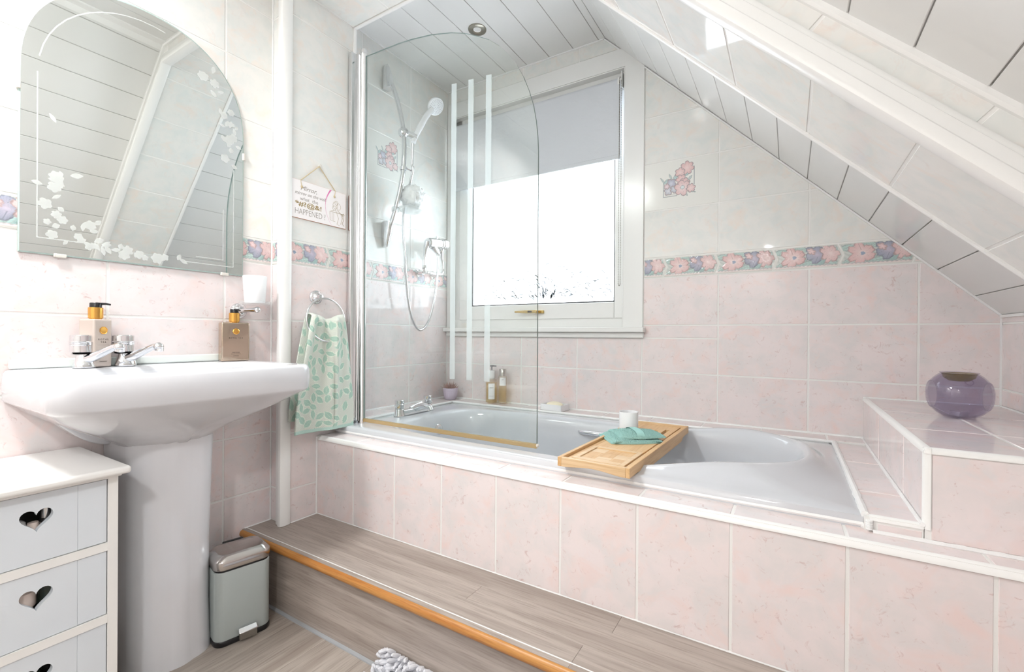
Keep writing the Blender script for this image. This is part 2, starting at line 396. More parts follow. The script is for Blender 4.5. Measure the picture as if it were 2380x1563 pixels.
def border_mesh(L, h, x0=0.0, x1=1.0, left_flat=False, right_flat=False, slope=None, nu=96, nv=40):
    """one listello tile; x0..x1 is the share that was kept when it was cut"""
    g = .0022; vs = []; cols = []; n0 = nu+1
    us = np.linspace(0, 1, n0); vv = np.linspace(0, 1, nv+1); UU, VV = np.meshgrid(us, vv)
    arrow = CHEV*(1-np.abs(2*VV-1))
    lo = (x0*L+g + (0 if left_flat else arrow)); hi = (x1*L-g + (0 if right_flat else arrow))
    XX = lo+(hi-lo)*UU; YY = g+(h-2*g)*VV
    if slope is not None: XX = np.minimum(XX, slope-YY)
    PX = (XX-arrow)/h; C, H = floral(PX, YY/h)
    edge = np.minimum(np.minimum(XX-lo, hi-XX), np.minimum(YY-g, h-g-YY)); rim = edge < .0028
    C = C+(238-C)*.42
    C[rim] = (226, 226, 220); H = np.where(rim, .15, H)
    Hh = .0016*H
    vs = np.stack([XX, YY, Hh], -1).reshape(-1, 3).tolist(); fs = [(j*n0+i, j*n0+i+1, (j+1)*n0+i+1, (j+1)*n0+i) for j in range(nv) for i in range(nu)]
    cl = np.concatenate([lin_np(C).reshape(-1, 3), np.ones((n0*(nv+1), 1))], 1)
    ring = [j for j in range(n0)]+[j*n0+nu for j in range(1, nv+1)]+[nv*n0+i for i in range(nu-1, -1, -1)]+[j*n0 for j in range(nv-1, 0, -1)]
    b = len(vs)
    for i in ring: vs.append((vs[i][0], vs[i][1], -.006))
    for k in range(len(ring)):
        k2 = (k+1) % len(ring); fs.append((ring[k2], ring[k], b+k, b+k2))
    cl = np.concatenate([cl, np.tile([.8, .8, .78, 1], (len(ring), 1))], 0)
    me = bpy.data.meshes.new('border_tile'); me.from_pydata(vs, [], fs); me.materials.append(PRINT_GLAZE)
    a = me.color_attributes.new('print', 'FLOAT_COLOR', 'POINT'); a.data.foreach_set('color', cl.astype(np.float32).ravel())
    me.polygons.foreach_set('use_smooth', [True]*len(fs)); me.set_sharp_from_angle(angle=math.radians(50)); me.update()
    return me
BL, BH = .2, BT-BB
BM_FULL = border_mesh(BL, BH)
def border_run(parent, u0, u1, tip, O, U, V, Nn, slope=None):
    """border tiles from u0 to u1; one arrow tip stands at u = tip"""
    U, V, Nn = Vector(U), Vector(V), Vector(Nn); k = math.floor((u0-(tip-CHEV))/BL)-1
    while True:
        a = tip-CHEV+k*BL; k += 1
        if a+BL < u0+.012: continue
        if a > u1-.012: break
        x0 = max(0, (u0-a)/BL); x1 = min(1, (u1-a)/BL)
        full = x0 == 0 and a+BL+CHEV <= u1 and slope is None
        sl = None
        if slope is not None: sl = slope-a-BB-.001
        me = BM_FULL if full else border_mesh(BL, BH, x0, x1, x0 > 0, a+BL+CHEV > u1, sl)
        o = bpy.data.objects.new('border_tile', me); COL.objects.link(o); o.parent = parent
        M = Matrix((U, V, Nn)).transposed().to_4x4(); M.translation = Vector(O)+U*a+V*BB-ORG[parent]; o.matrix_local = M

# ------------------------------------------------------------------ the room shell
# back wall with window opening
mb = MB(); T = .12
WX0, WX1, WZ0, WZ1 = .03, 1.003, -.012, 1.142           # clear opening
for (a, b, c, d_) in ((-.3, WX0, -.95, 1.5), (WX1, 2.5, -.95, 1.5), (WX0, WX1, -.95, WZ0), (WX0, WX1, WZ1, 1.5)):
    mb.box(a, b, G, T, c, d_)
wall_back = struct('wall_back', mb, GROUT, 'tiled end wall with the window, pink below and cream above the floral border')
colsB = [0, .1801, .4814, .7827, 1.0839, 1.3852, 1.6864, 1.9877, XR]
slopeclip = (1, 1, 2.205)
hole = (-.01, 1.0885, -.0545, 1.226)
fr = dict(O=(0, 0, 0), U=(1, 0, 0), V=(0, 0, 1), Nn=(0, -1, 0))
lay_all(wall_back, colsB, PINKZ, mat=PINK, clips=(slopeclip,), holes=(hole,), **fr)
cz = rects(colsB, CREAMZ)
for r in cz:
    if abs(r[0][0]-1.0839) < 1e-3 and abs(r[0][1]-.487) < 1e-3: continue       # the picture tile is laid below
    for p in minus(r, hole):
        p = clip(p, *slopeclip)
        if len(p) > 2: lay(wall_back, 'tile', p, mat=CREAM, **fr)
border_run(wall_back, 1.0885, 2.004, 1.186, slope=2.205, **fr)
# shower wall
mb = MB(); mb.box(-.12, -G, YP-.2, .1, -.95, 1.5); wall_shower = struct('wall_shower', mb, GROUT, 'tiled shower wall left of the window')
fs_ = dict(O=(0, 0, 0), U=(0, 1, 0), V=(0, 0, 1), Nn=(1, 0, 0)); colsS = [YP-.02, -.592, -.291, 0]
lay_all(wall_shower, colsS, PINKZ, mat=PINK, **fs_)
for r in rects(colsS, CREAMZ):
    if abs(r[0][0]+.592) < 1e-3 and abs(r[0][1]-.687) < 1e-3: continue
    lay(wall_shower, 'tile', r, mat=CREAM, **fs_)
border_run(wall_shower, YP-.02, 0, -.524, **fs_)
# pier (left jamb of the tiled arch)
mb = MB(); mb.box(-.05, XP-G, YA+G, YP, -.95, 1.5); wall_pier = struct('wall_pier', mb, GROUT, 'tiled jamb between basin wall and bath recess')
fp = dict(O=(XP, 0, 0), U=(0, 1, 0), V=(0, 0, 1), Nn=(1, 0, 0))
PZ = [ZST, -.6, -.4, -.2, 0, .2018]; CZP = CREAMZ[:-1]+[1.19]
lay_all(wall_pier, [-1.010, YP], PZ, mat=PINK, **fp); lay_all(wall_pier, [-1.010, YP], CZP, mat=CREAM, **fp)
border_run(wall_pier, -1.010, YP, -.845, **fp)
fpf = dict(O=(0, YA, 0), U=(1, 0, 0), V=(0, 0, 1), Nn=(0, -1, 0))
lay_all(wall_pier, [XB, XP-.038], PZ, mat=PINK, **fpf); lay_all(wall_pier, [XB, XP-.038], CZP+[1.28], mat=CREAM, **fpf)
border_run(wall_pier, XB, XP-.038, .16, **fpf)
# basin wall
YBACK = -2.75
mb = MB(); mb.box(-.09, XB-G, YBACK, YA+.003, -.95, 1.5); wall_left = struct('wall_left', mb, GROUT, 'tiled wall behind basin and mirror')
fl = dict(O=(XB, 0, 0), U=(0, 1, 0), V=(0, 0, 1), Nn=(1, 0, 0)); colsL = [-1.1795-.30126*k for k in range(5, -1, -1)]+[YA]
colsL[0] = YBACK
lay_all(wall_left, colsL, [-.862, -.8, -.6, -.4, -.2, 0, .2018], mat=PINK, **fl); lay_all(wall_left, colsL, CREAMZ[:-1]+[1.28], mat=CREAM, **fl)
border_run(wall_left, YBACK, YA, -1.195, **fl)
mb = MB(); mb.box(XB-.001, XB+.004, YBACK, -1.11, -.935, -.862); bb_ = struct('baseboard_left', mb, FLOORW, 'grey wood vinyl upstand along the basin wall')
# knee wall on the right
mb = MB(); mb.box(XR+G, XR+.15, YBACK, .1, -.95, .3); wall_right = struct('wall_right', mb, GROUT, 'low tiled wall under the slope at right')
frr = dict(O=(XR, 0, 0), U=(0, -1, 0), V=(0, 0, 1), Nn=(-1, 0, 0)); colsR = [.30126*k for k in range(10)]
lay_all(wall_right, [0, .30126, .60252, .83], [-.253, -.2, 0, .024], mat=PINK, **frr)
lay_all(wall_right, [.83]+[.30126*k for k in range(3, 9)]+[2.75], [-.719, -.6, -.4, -.2, 0], mat=PINK, **frr)
# wall behind the camera
mb = MB(); mb.box(-.2, 2.5, YBACK-.1, YBACK, -.95, 1.5); wall_front = struct('wall_front', mb, WALLP, 'plain cream wall at the other end of the room')
# window-side floor of the recess is hidden by the bath; room floor
mb = MB(); mb.box(-.1, 2.4, YBACK-.1, .1, -1.0, -.938); floor = struct('floor', mb, FLOORW, 'grey wood effect vinyl plank floor')
PW = .152
for k in range(15):
    a = XB+k*PW; b = min(XR, a+PW)
    cuts = [YBACK, YBACK+.35+.31*((k*7) % 4), -1.109]
    for c, d_ in zip(cuts, cuts[1:]):
        lay(floor, 'floor_plank', [(a, c), (b, c), (b, d_), (a, d_)], (0, 0, -.935), (1, 0, 0), (0, 1, 0), (0, 0, 1), FLOORW, gap=.0006, th=.004, bev=.0004)
# step along the bath
mb = MB(); mb.box(XB, XR, -1.108, -.88, -.937, ZST-.003); step = struct('step', mb, STEPW, 'raised step clad in grey wood vinyl along the bath')
for (c, d_, xs) in ((-1.118, -1.04, [XB, 1.25, XR]), (-1.04, -.968, [XB, .93, 1.84, XR]), (-.968, YF, [XP, 1.29, XR])):
    for a, b in zip(xs, xs[1:]): lay(step, 'tread_plank', [(a, c), (b, c), (b, d_), (a, d_)], (0, 0, ZST), (1, 0, 0), (0, 1, 0), (0, 0, 1), STEPW, gap=.0005, th=.004, bev=.0004)
lay(step, 'riser_plank', [(XB, -.935), (XR, -.935), (XR, -.742), (XB, -.742)], (0, -1.111, 0), (1, 0, 0), (0, 0, 1), (0, -1, 0), STEPW, gap=.0005, th=.004, bev=.0004)
mb = MB(); pr = []
for i in range(9):
    a = math.pi*(-.5+i/8); pr.append((-1.116-.012*math.cos(a), -.733+.013*math.sin(a)))
pr = [(-1.104, -.746)]+[p for p in pr]+[(-1.104, -.7195)]
mb.prism([(XB+.002, y, z) for y, z in pr], (XR-XB-.004, 0, 0)); nose = mb.build('trim_1', NOSEW, origin=(0, 0, 0)); nose['kind'] = 'structure'; nose['label'] = 'oak nosing strip on the step edge'
mb = MB(); mb.box(XB, XR, -1.122, -1.111, -.9355, -.9315); t2 = struct('trim_2', mb, GREYL, 'grey sealant line at the foot of the step')
# white line at the back of the nosing
mb = MB(); mb.box(XB, XR, -1.1045, -1.1015, -.722, -.7184); t3 = struct('trim_3', mb, TRIMW, 'thin pale joint behind the oak nosing')

# ---- ceilings
def planks(parent, us, v0, v1, O, U, V, Nn):
    for a, b in zip(us, us[1:]): lay(parent, 'ceiling_plank', [(a, v0), (b, v0), (b, v1), (a, v1)], O, U, V, Nn, PLANKM, gap=.0026, th=.010, bev=.0012)
r2 = math.sqrt(.5)
CA = 2.207                                      # alcove slope: x + z = CA
XK = CA-1.298
mb = MB(); mb.box(-.1, XK+.02, YP-.02, .1, 1.298+.004, 1.45); ceil_a = struct('ceiling_alcove', mb, GROOVE, 'flat white plank ceiling over the bath')
us = [0.0]+[.006+.1246*k for k in range(1, 8)]+[XK]
planks(ceil_a, us, 0, .727, (0, 0, 1.298), (1, 0, 0), (0, -1, 0), (0, 0, -1))
mb = MB()
LEN = (XR+.02-XK)/r2
mb.prism([(XK-.02+.004*r2, YP-.01, CA-XK+.02+.004*r2), (XR+.03, YP-.01, CA-XR-.03+.008), (XR+.15, YP-.01, CA-XR+.09), (XK+.1, YP-.01, CA-XK+.14)], (0, -YP+.1, 0))
ceil_as = struct('ceiling_alcove_slope', mb, GROOVE, 'sloped white plank ceiling over the bath foot')
S0 = .086; us = [0.0]+[S0+.1252*k for k in range(0, 14)]; us = [u for u in us if u < (XR-XK)/r2-.02]+[(XR-XK)/r2]
planks(ceil_as, us, 0, .727, (XK, 0, 1.298), (r2, 0, -r2), (0, -1, 0), (-r2, 0, -r2))
# room ceilings (near side of the arch)
CR, ZR_ = 2.200, 1.286; XKR = CR-ZR_
mb = MB(); mb.box(-.1, XKR+.02, YBACK-.1, YA+.01, ZR_+.004, 1.45); ceil_r = struct('ceiling', mb, GROOVE, 'flat white plank ceiling of the room')
planks(ceil_r, [XB+.001]+[XB+.1252*k for k in range(1, 7)]+[XKR], -YA, 2.75, (0, 0, ZR_), (1, 0, 0), (0, -1, 0), (0, 0, -1))
mb = MB()
mb.prism([(XKR-.02+.004*r2, YBACK-.05, CR-XKR+.02+.004*r2), (XR+.03, YBACK-.05, CR-XR-.03+.008), (XR+.15, YBACK-.05, CR-XR+.09), (XKR+.1, YBACK-.05, CR-XKR+.14)], (0, YA+.01-YBACK+.05, 0))
ceil_rs = struct('ceiling_slope', mb, GROOVE, 'sloped white plank ceiling of the room')
us = [0.0]+[.045+.1195*k for k in range(0, 16)]; us = [u for u in us if u < (XR-XKR)/r2-.02]+[(XR-XKR)/r2]
planks(ceil_rs, us, -YA, 2.75, (XKR, 0, ZR_), (r2, 0, -r2), (0, -1, 0), (-r2, 0, -r2))
# cover strip between flat and sloped room ceiling
mb = MB(); mb.prism([(XKR-.03, 0, ZR_), (XKR-.028, 0, ZR_-.006), (XKR+.003, 0, ZR_-.008), (XKR+.018, 0, ZR_-.027), (XKR+.022, 0, ZR_-.022), (XKR+.005, 0, ZR_+.005)], (0, YBACK-YA, 0))
for i, p in enumerate(mb.v): mb.v[i] = (p[0], p[1]+YA, p[2])
struct('trim_4', mb, TRIMW, 'white cover strip where room ceiling turns to slope')
# ---- arch (beam) between room and bath: soffit tiles and face tiles
CS, ZS = 2.075, 1.19; XS = CS-ZS
mb = MB()
mb.prism([(0, YA+G, ZS+G), (XS+G*.4, YA+G, ZS+G), (XR+.02, YA+G, CS-XR-.02+G*1.414), (XR+.1, YA+G, CS-XR+.2), (1.0, YA+G, 1.45), (0, YA+G, 1.45)], (0, YP-YA-G, 0))
arch = struct('wall_arch', mb, GROUT, 'tiled beam that frames the bath recess, flat then sloping')
lay_all(arch, [XP]+[XP+.2013*k for k in range(1, 4)]+[XS], [.739, 1.008], (0, 0, ZS), (1, 0, 0), (0, -1, 0), (0, 0, -1), CREAM)
us = [0.0]+[.067+.2055*k for k in range(0, 9)]; us = [u for u in us if u < (XR-XS)/r2-.03]+[(XR-XS)/r2]
lay_all(arch, us, [.739, 1.008], (XS, 0, ZS), (r2, 0, -r2), (0, -1, 0), (-r2, 0, -r2), CREAM)
# face tiles above the moulding (toward the room): strip parallel to the slope
DW = (CR-CS)*r2
DS = (-r2, 0, r2)                               # up-left along the slope
uss = [.0, .137, .437, .738, 1.04, 1.34, 1.64, (XR-XS)/r2]
lay_all(arch, uss, [.042, DW], (XS, YA, ZS), (r2, 0, -r2), (r2, 0, r2), (0, -1, 0), CREAM)
lay_all(arch, [XP-.038, .42, .72, XS], [ZS+.042, ZR_], (0, YA, 0), (1, 0, 0), (0, 0, 1), (0, -1, 0), CREAM)
# rear edge strip of the soffit, thin strip under the room ceiling
def strip(pts, prof, name, label, mat=TRIMW, closed=False):
    """sweep a profile (a, b) along a path in a y = const plane; a is measured into the opening (normal to the path), b along y"""
    mb = MB(); loops = []
    P = [Vector(p) for p in pts]
    for k, p in enumerate(P):
        t0 = (P[k]-P[k-1]).normalized() if k > 0 else None; t1 = (P[k+1]-P[k]).normalized() if k < len(P)-1 else None
        def nrm(t): return Vector((t.z, 0, -t.x))
        if t0 is None: nn = nrm(t1)
        elif t1 is None: nn = nrm(t0)
        else:
            n0, n1 = nrm(t0), nrm(t1); nn = (n0+n1).normalized(); nn = nn/ max(.3, nn.dot(n0))
        loops.append([p+nn*a+Vector((0, b, 0)) for a, b in prof])
    mb.loft(loops); o = mb.build(name, mat, origin=(0, 0, 0)); o['kind'] = 'structure'; o['label'] = label; return o
path = [(XP, 0, ZST+.001), (XP, 0, ZS), (XS, 0, ZS), (XR-.002, 0, CS-XR+.002)]
strip(path, [(-.012, -.741), (.003, -.741), (.005, -.737), (.005, -.730), (.003, -.726), (-.012, -.726)], 'trim_5', 'thin white edging on the bath side of the tiled arch')
# rounded moulding on the room side of the arch
prof = [(-.046, -1.016), (-.046, -1.025), (-.043, -1.028), (-.036, -1.029), (-.034, -1.033), (-.016, -1.037), (-.013, -1.041), (0, -1.044), (.006, -1.042), (.0095, -1.036), (.0095, -1.013), (.007, -1.005), (0, -1.003), (-.004, -1.003), (-.004, -1.016)]
strip(path, prof, 'trim_6', 'white rounded moulding around the room side of the tiled arch')
strip([(XB+.004, 0, ZR_), (XKR, 0, ZR_), (XR, 0, CR-XR)], [(-.008, -1.016), (-.008, -1.027), (.008, -1.029), (.012, -1.025), (.012, -1.016)], 'trim_7', 'thin white strip between arch face and room ceiling')
# cove lines where walls meet alcove ceiling
mb = MB()
mb.box(0, .005, YP, 0, 1.293, 1.298); mb.box(0, XK, -.005, 0, 1.293, 1.298)
mb.prism([(XK-.004, 0, 1.298), (XR, 0, CA-XR), (XR, 0, CA-XR-.008), (XK-.004, 0, 1.290)], (0, -.005, 0))
mb.box(XR-.005, XR, -.85, 0, .018, .026); mb.box(XR-.004, XR, -.004, 0, -.253, .026)
struct('trim_8', mb, SEAL, 'white sealant lines along the recess corners')

# ------------------------------------------------------------------ window
wcas = MB(); y0 = -.006
wcas.box(.004, WX0, y0, G, -.012, 1.224); wcas.box(WX1, 1.088, y0, G, -.012, 1.224); wcas.box(WX0, WX1, y0, G, WZ1, 1.224)
window = struct('window_1', wcas, PVC, 'white framed window with obscured glass above the bath')
def wpart(name, mb, mat, **k): return mb.build(name, mat, window, **k)
mb = MB()
# reveal lining and outer frame
mb.box(WX0, WX0+.006, -.004, .06, WZ0, WZ1); mb.box(WX1-.006, WX1, -.004, .06, WZ0, WZ1); mb.box(WX0, WX1, -.004, .06, WZ1-.006, WZ1)
mb.box(WX0, .075, .030, .075, WZ0, WZ1); mb.box(.992, WX1, .030, .075, WZ0, WZ1); mb.box(WX0, WX1, .030, .075, WZ1-.05, WZ1); mb.box(WX0, WX1, .026, .075, WZ0, .038)
wpart('window_frame', mb, PVC, bevel=.002)
mb = MB(); s0, s1, b0, b1 = .070, .995, .034, 1.10; fy0, fy1 = .018, .06
px0, px1, pz0, pz1 = .150, .953, .108, 1.03
for (a, b, c, d_) in ((s0, px0, b0, b1), (px1, s1, b0, b1), (px0, px1, b0, pz0), (px0, px1, pz1, b1)): mb.box(a, b, fy0, fy1, c, d_)
wpart('sash', mb, PVC, bevel=.004)
mb = MB(); g = .006
for (a, b, c, d_) in ((px0, px0+g, pz0, pz1), (px1-g, px1, pz0, pz1), (px0, px1, pz0, pz0+g), (px0, px1, pz1-g, pz1)): mb.box(a, b, .028, .034, c, d_)
wpart('gasket', mb, DARK, smooth=False)
PANE = clear_mat('obscured_glass', (.96, .98, 1, 1), .05, 1.3, (.35, (1, 1, 1, 1)))
mb = MB(); mb.box(px0, px1, .034, .040, pz0, pz1); pane = wpart('pane', mb, PANE, smooth=False)
# pressed leaf pattern on the glass, dense along the bottom
LEAFL, n, out = nt('glass_leaf_line'); a_ = N(n, 'ShaderNodeBsdfTranslucent'); a_.inputs[0].default_value = (.075, .08, .083, 1); b_ = N(n, 'ShaderNodeBsdfDiffuse'); b_.inputs[0].default_value = (.25, .27, .28, 1); c_ = N(n, 'ShaderNodeAddShader')
n.links.new(a_.outputs[0], c_.inputs[0]); n.links.new(b_.outputs[0], c_.inputs[1]); n.links.new(c_.outputs[0], out.inputs[0])
mb = MB(); rnd = random.Random(3)
def stroke(pts, w):
    L = len(pts); a = []; b = []
    for k in range(L):
        p = Vector((pts[k][0], 0, pts[k][1])); q = Vector((pts[min(k+1, L-1)][0], 0, pts[min(k+1, L-1)][1])); q0 = Vector((pts[max(k-1, 0)][0], 0, pts[max(k-1, 0)][1]))
        t = (q-q0); n_ = Vector((-t.z, 0, t.x)).normalized()*w*(.25+.75*math.sin(math.pi*k/(L-1)))
        a.append(p+n_+Vector((0, .0332, 0))); b.append(p-n_+Vector((0, .0332, 0)))
    vs = a+b; mb.add(vs, [(k, k+1, L+k+1, L+k) for k in range(L-1)])
def arcleaf(cx, cz, R, a0, a1, w): stroke([(cx+R*math.cos(a0+(a1-a0)*i/7)*1.0, cz+R*math.sin(a0+(a1-a0)*i/7)*1.25) for i in range(8)], w)
def inside(x, z): return px0+.012 < x < px1-.012 and pz0+.010 < z < pz1
for k in range(230):
    cx = rnd.uniform(px0+.03, px1-.03); hmax = .10+.09*math.exp(-((cx-.60)/.14)**2)+.03*(cx < .2)
    cz = pz0+.012+hmax*rnd.random()**1.7; R = rnd.uniform(.012, .030); a0 = rnd.uniform(.1, 1.2); a1 = a0+rnd.uniform(.8, 1.7)
    if inside(cx-R, cz-.002) and inside(cx+R, cz+R): arcleaf(cx, cz, R, a0, a1, rnd.uniform(.0011, .0026))
for k in range(46):                                    # the bushy clump
    cx = .59+rnd.gauss(0, .06); cz = pz0+.03+abs(rnd.gauss(0, .034)); L = rnd.uniform(.015, .035); a = math.pi/2+(.59-cx)*9+rnd.uniform(-.4, .4)
    L *= 1.3; pts = [(cx+L*(i/6-.5)*math.cos(a)+.003*math.sin(i), cz+L*(i/6-.5)*math.sin(a)) for i in range(7)]
    if all(inside(*p) for p in pts): stroke(pts, rnd.uniform(.0016, .0040))
for k in range(5):
    cx = rnd.uniform(.45, .75); cz = pz0+.20+.12*rnd.random(); arcleaf(cx, cz, .008, .4, 1.2, .0006)
lf = mb.build('leaf_pattern', LEAFL, pane, smooth=False, fix=False)
# handle
hd = MB(); hd.box(.555, .600, .006, .019, .062, .077)
h = wpart('handle', hd, BRASS, bevel=.002)
mb = MB(); mb.prism([(.448, -.014, .066), (.448, -.014, .075), (.520, -.016, .078), (.520, -.016, .062)], (0, .010, 0)); mb.box(.519, .575, -.018, -.005, .0625, .0775); mb.box(.566, .580, -.012, .010, .064, .0755)
mb.build('lever', BRASS, h, bevel=.0015)
mb = MB(); mb.box(.526, .549, -.0195, -.017, .0655, .0745); mb.build('lock_button', BLACKP, h, bevel=.001)
# sill board and coving under it
mb = MB(); mb.box(-.0, 1.100, -.036, .03, -.030, -.008); mb.build('sill', PVC, window, bevel=.003)
mb = MB(); mb.box(.004, 1.094, -.014, G, -.0545, -.030); mb.build('sill_coving', PVC, window, bevel=.004)

# roller blind
BLINDF = pbr('grey_blind_fabric', lin(212, 215, 220), .45, bump=(38, .5, .003))
rb = thing('roller_blind', 'light grey embossed roller blind half lowered over the window', 'blind', (.515, -.0, .735))
mb = MB(); mb.lathe([(.001, 0), (.0215, 0), (.0215, .925), (.001, .925)], (.047, .006, 1.078), (1, 0, 0), 28); mb.build('roller', BLINDF, rb)
mb = MB(); mb.box(.043, .987, -.0162, -.0148, .752, 1.080); mb.build('fabric', BLINDF, rb)
mb = MB(); mb.box(.043, .987, -.0195, -.0125, .735, .754); mb.build('bottom_bar', BLINDF, rb, bevel=.002)
mb = MB(); mb.lathe([(.001, 0), (.027, 0), (.027, .007), (.022, .008), (.022, .014), (.001, .014)], (.974, .006, 1.078), (1, 0, 0), 24); mb.build('sprocket', PVC, rb)
for x in (.9905, .0405):
    mb = MB(); mb.box(x-.002, x+.002, -.018, .03, 1.052, 1.12); mb.build('bracket', PVC, rb, bevel=.002)
mb = MB()
CHN = pbr('bead_chain', lin(150, 148, 138), .35, .6)
for side in (-1, 1):
    z = 1.075
    while z > .185:
        mb.ball((.988+side*.0045, -.020, z), .0021, 6); z -= .0074
for i in range(9):
    a = math.pi*i/8; mb.ball((.988+.0045*math.cos(a), -.020, .185-.010*math.sin(a)), .0021, 6)
mb.tube([(.9925, -.020, 1.075), (.9925, -.020, .185)], .0007, 5); mb.tube([(.9835, -.020, 1.075), (.9835, -.020, .185)], .0007, 5)
ch = mb.build('chain', CHN, rb); ch['kind'] = 'stuff'

# ------------------------------------------------------------------ bath surround (ledges, front panel, boxed shelf)
mb = MB(); mb.box(.0, 1.846, -.0985, 0, -.72, -.392-G); ledge_b = struct('ledge_back', mb, GROUT, 'narrow pink tiled ledge between bath and window wall')
lay_all(ledge_b, [.0]+[.14+.2*k for k in range(0, 9)]+[1.846], [-.10, 0], (0, 0, -.392), (1, 0, 0), (0, 1, 0), (0, 0, 1), PINK)
mb = MB(); mb.box(.0, .1245, YP, -.1, -.72, -.392-G); ledge_l = struct('ledge_left', mb, GROUT, 'narrow pink tiled ledge at the tap end of the bath')
lay_all(ledge_l, [.0, .125], [YP, -.5, -.3, -.10], (0, 0, -.392), (1, 0, 0), (0, 1, 0), (0, 0, 1), PINK)
mb = MB(); mb.box(1.7575, 1.846, -.828, -.1, -.72, -.398-G); ledge_r = struct('ledge_right', mb, GROUT, 'narrow pink tiled ledge between bath foot and shelf box')
lay_all(ledge_r, [1.760, 1.846], [-.820, -.65, -.36, -.10], (0, 0, -.398), (1, 0, 0), (0, 1, 0), (0, 0, 1), PINK)
lay(ledge_r, 'tile', [(1.775, -.428), (1.846, -.428), (1.846, -.408), (1.775, -.408)], (0, -.829, 0), (1, 0, 0), (0, 0, 1), (0, -1, 0), PINK)
XF = [.3247+.2*k for k in range(-1, 10)]; XF[0] = XP; XF = [x for x in XF if x < XR-.02]+[XR]
mb = MB(); mb.box(XP, XR, YF+G, -.8155, -.72, -.428-G)
front = struct('bath_panel', mb, GROUT, 'pink tiled front panel of the bath with its narrow ledge')
lay_all(front, XF, [ZST, -.4395], (0, YF, 0), (1, 0, 0), (0, 0, 1), (0, -1, 0), PINK)
lay_all(front, XF, [-.886, -.808], (0, 0, -.428), (1, 0, 0), (0, 1, 0), (0, 0, 1), PINK)
lay(front, 'tile', [(XP, -.808), (.18, -.808), (.18, -.75), (XP, -.75)], (0, 0, -.428), (1, 0, 0), (0, 1, 0), (0, 0, 1), PINK)
def quarter(p0, p1, a, b, r, n=6):
    """quarter-round bead from p0 to p1, a and b are the two outward directions"""
    p0, p1, a, b = Vector(p0), Vector(p1), Vector(a), Vector(b); mbq = MB(); L0 = [p0-a*r-b*r]+[p0+a*r*(math.cos(math.pi/2*i/n)-1)+b*r*(math.sin(math.pi/2*i/n)-1) for i in range(n+1)]
    mbq.loft([L0, [q+p1-p0 for q in L0]]); return mbq
q = quarter((XP+.001, YF-.004, -.4265), (XR, YF-.004, -.4265), (0, -1, 0), (0, 0, 1), .0145); o = q.build('trim_9', TRIMW, origin=(0, 0, 0)); o['kind'] = 'structure'; o['label'] = 'white quarter round bead on the bath panel edge'
# boxed shelf at the foot of the bath
BXL, BXF, BXT = 1.846, -.830, -.253
mb = MB(); mb.box(BXL+G, XR, BXF+G, 0, -.6, BXT-G); box = struct('shelf_box', mb, GROUT, 'pink tiled shelf box at the foot of the bath')
lay_all(box, [BXL+.008, 2.003, XR], [BXF+.008, -.594, -.31, 0], (0, 0, BXT), (1, 0, 0), (0, 1, 0), (0, 0, 1), PINK)
lay_all(box, [0, .318, .646, .822], [-.396, BXT-.008], (BXL, 0, 0), (0, -1, 0), (0, 0, 1), (-1, 0, 0), PINK)
lay_all(box, [BXL+.008, 2.06, XR], [-.426, BXT-.008], (0, BXF, 0), (1, 0, 0), (0, 0, 1), (0, -1, 0), PINK)
mbt = MB()
for qq in (quarter((BXL-.002, BXF, BXT+.002), (BXL-.002, 0, BXT+.002), (-1, 0, 0), (0, 0, 1), .011), quarter((BXL, BXF-.002, BXT+.002), (XR, BXF-.002, BXT+.002), (0, -1, 0), (0, 0, 1), .011),
           quarter((BXL-.002, BXF-.002, -.405), (BXL-.002, BXF-.002, BXT), (-1, 0, 0), (0, -1, 0), .011), quarter((1.765, -.830, -.396), (BXL, -.830, -.396), (0, -1, 0), (0, 0, 1), .010)):
    mbt.add(qq.v, qq.f)
o = mbt.build('trim_10', TRIMW, origin=(0, 0, 0)); o['kind'] = 'structure'; o['label'] = 'white plastic edge beads of the tiled shelf box'
# sealant runs
def wob(p0, p1, r, amp=.0012, n=60, seed=0):
    p0, p1 = Vector(p0), Vector(p1); pts = []; rs = []
    for i in range(n+1):
        p = p0.lerp(p1, i/n); k = noise.noise(Vector((i*.35+seed*7, seed, 0))); pts.append(p+Vector((0, 0, 0))); rs.append(max(.0015, r+amp*k))
    m_ = MB(); m_.tube(pts, rs, 8); return m_
ms = MB()
for i, (a, b, r) in enumerate([((.12, YF+.004, ZST), (XR, YF+.004, ZST), .0042), ((.005, -.002, -.392), (1.846, -.002, -.392), .0055), ((.002, YP, -.392), (.002, -.002, -.392), .0055),
        ((.125, -.100, -.397), (1.757, -.100, -.397), .0055), ((.125, YP, -.400), (.125, -.1, -.397), .0055), ((1.760, -.815, -.401), (1.758, -.1, -.399), .0075), ((.125, -.812, -.421), (1.757, -.812, -.421), .0055),
        ((1.757, -.812, -.424), (1.768, -.828, -.424), .006), ((1.77, -.832, -.427), (XR, -.832, -.427), .005), ((BXL-.002, -.83, -.397), (BXL-.002, 0, -.395), .0045), ((BXL, -.003, BXT), (XR, -.003, BXT), .0035),
        ((XR-.002, BXF, BXT), (XR-.002, 0, BXT), .0035), ((XP+.002, YF-.002, ZST), (XP+.002, YF-.002, -.43), .0035), ((XB, YA-.001, ZST), (XB, YA-.001, 1.2), .0030), ((XP+.001, -1.0, ZST), (XP+.001, YF, ZST), .003), ((XB+.001, -1.11, ZST), (XB+.001, YA, ZST), .003),
        ((1.765, -.829, -.405), (1.765, -.830, -.424), .006)]):
    w = wob(a, b, r, r*.25, 70, i); ms.add(w.v, w.f)
o = ms.build('trim_11', SEAL, origin=(0, 0, 0)); o['kind'] = 'structure'; o['label'] = 'white sealant beads around bath and ledges'

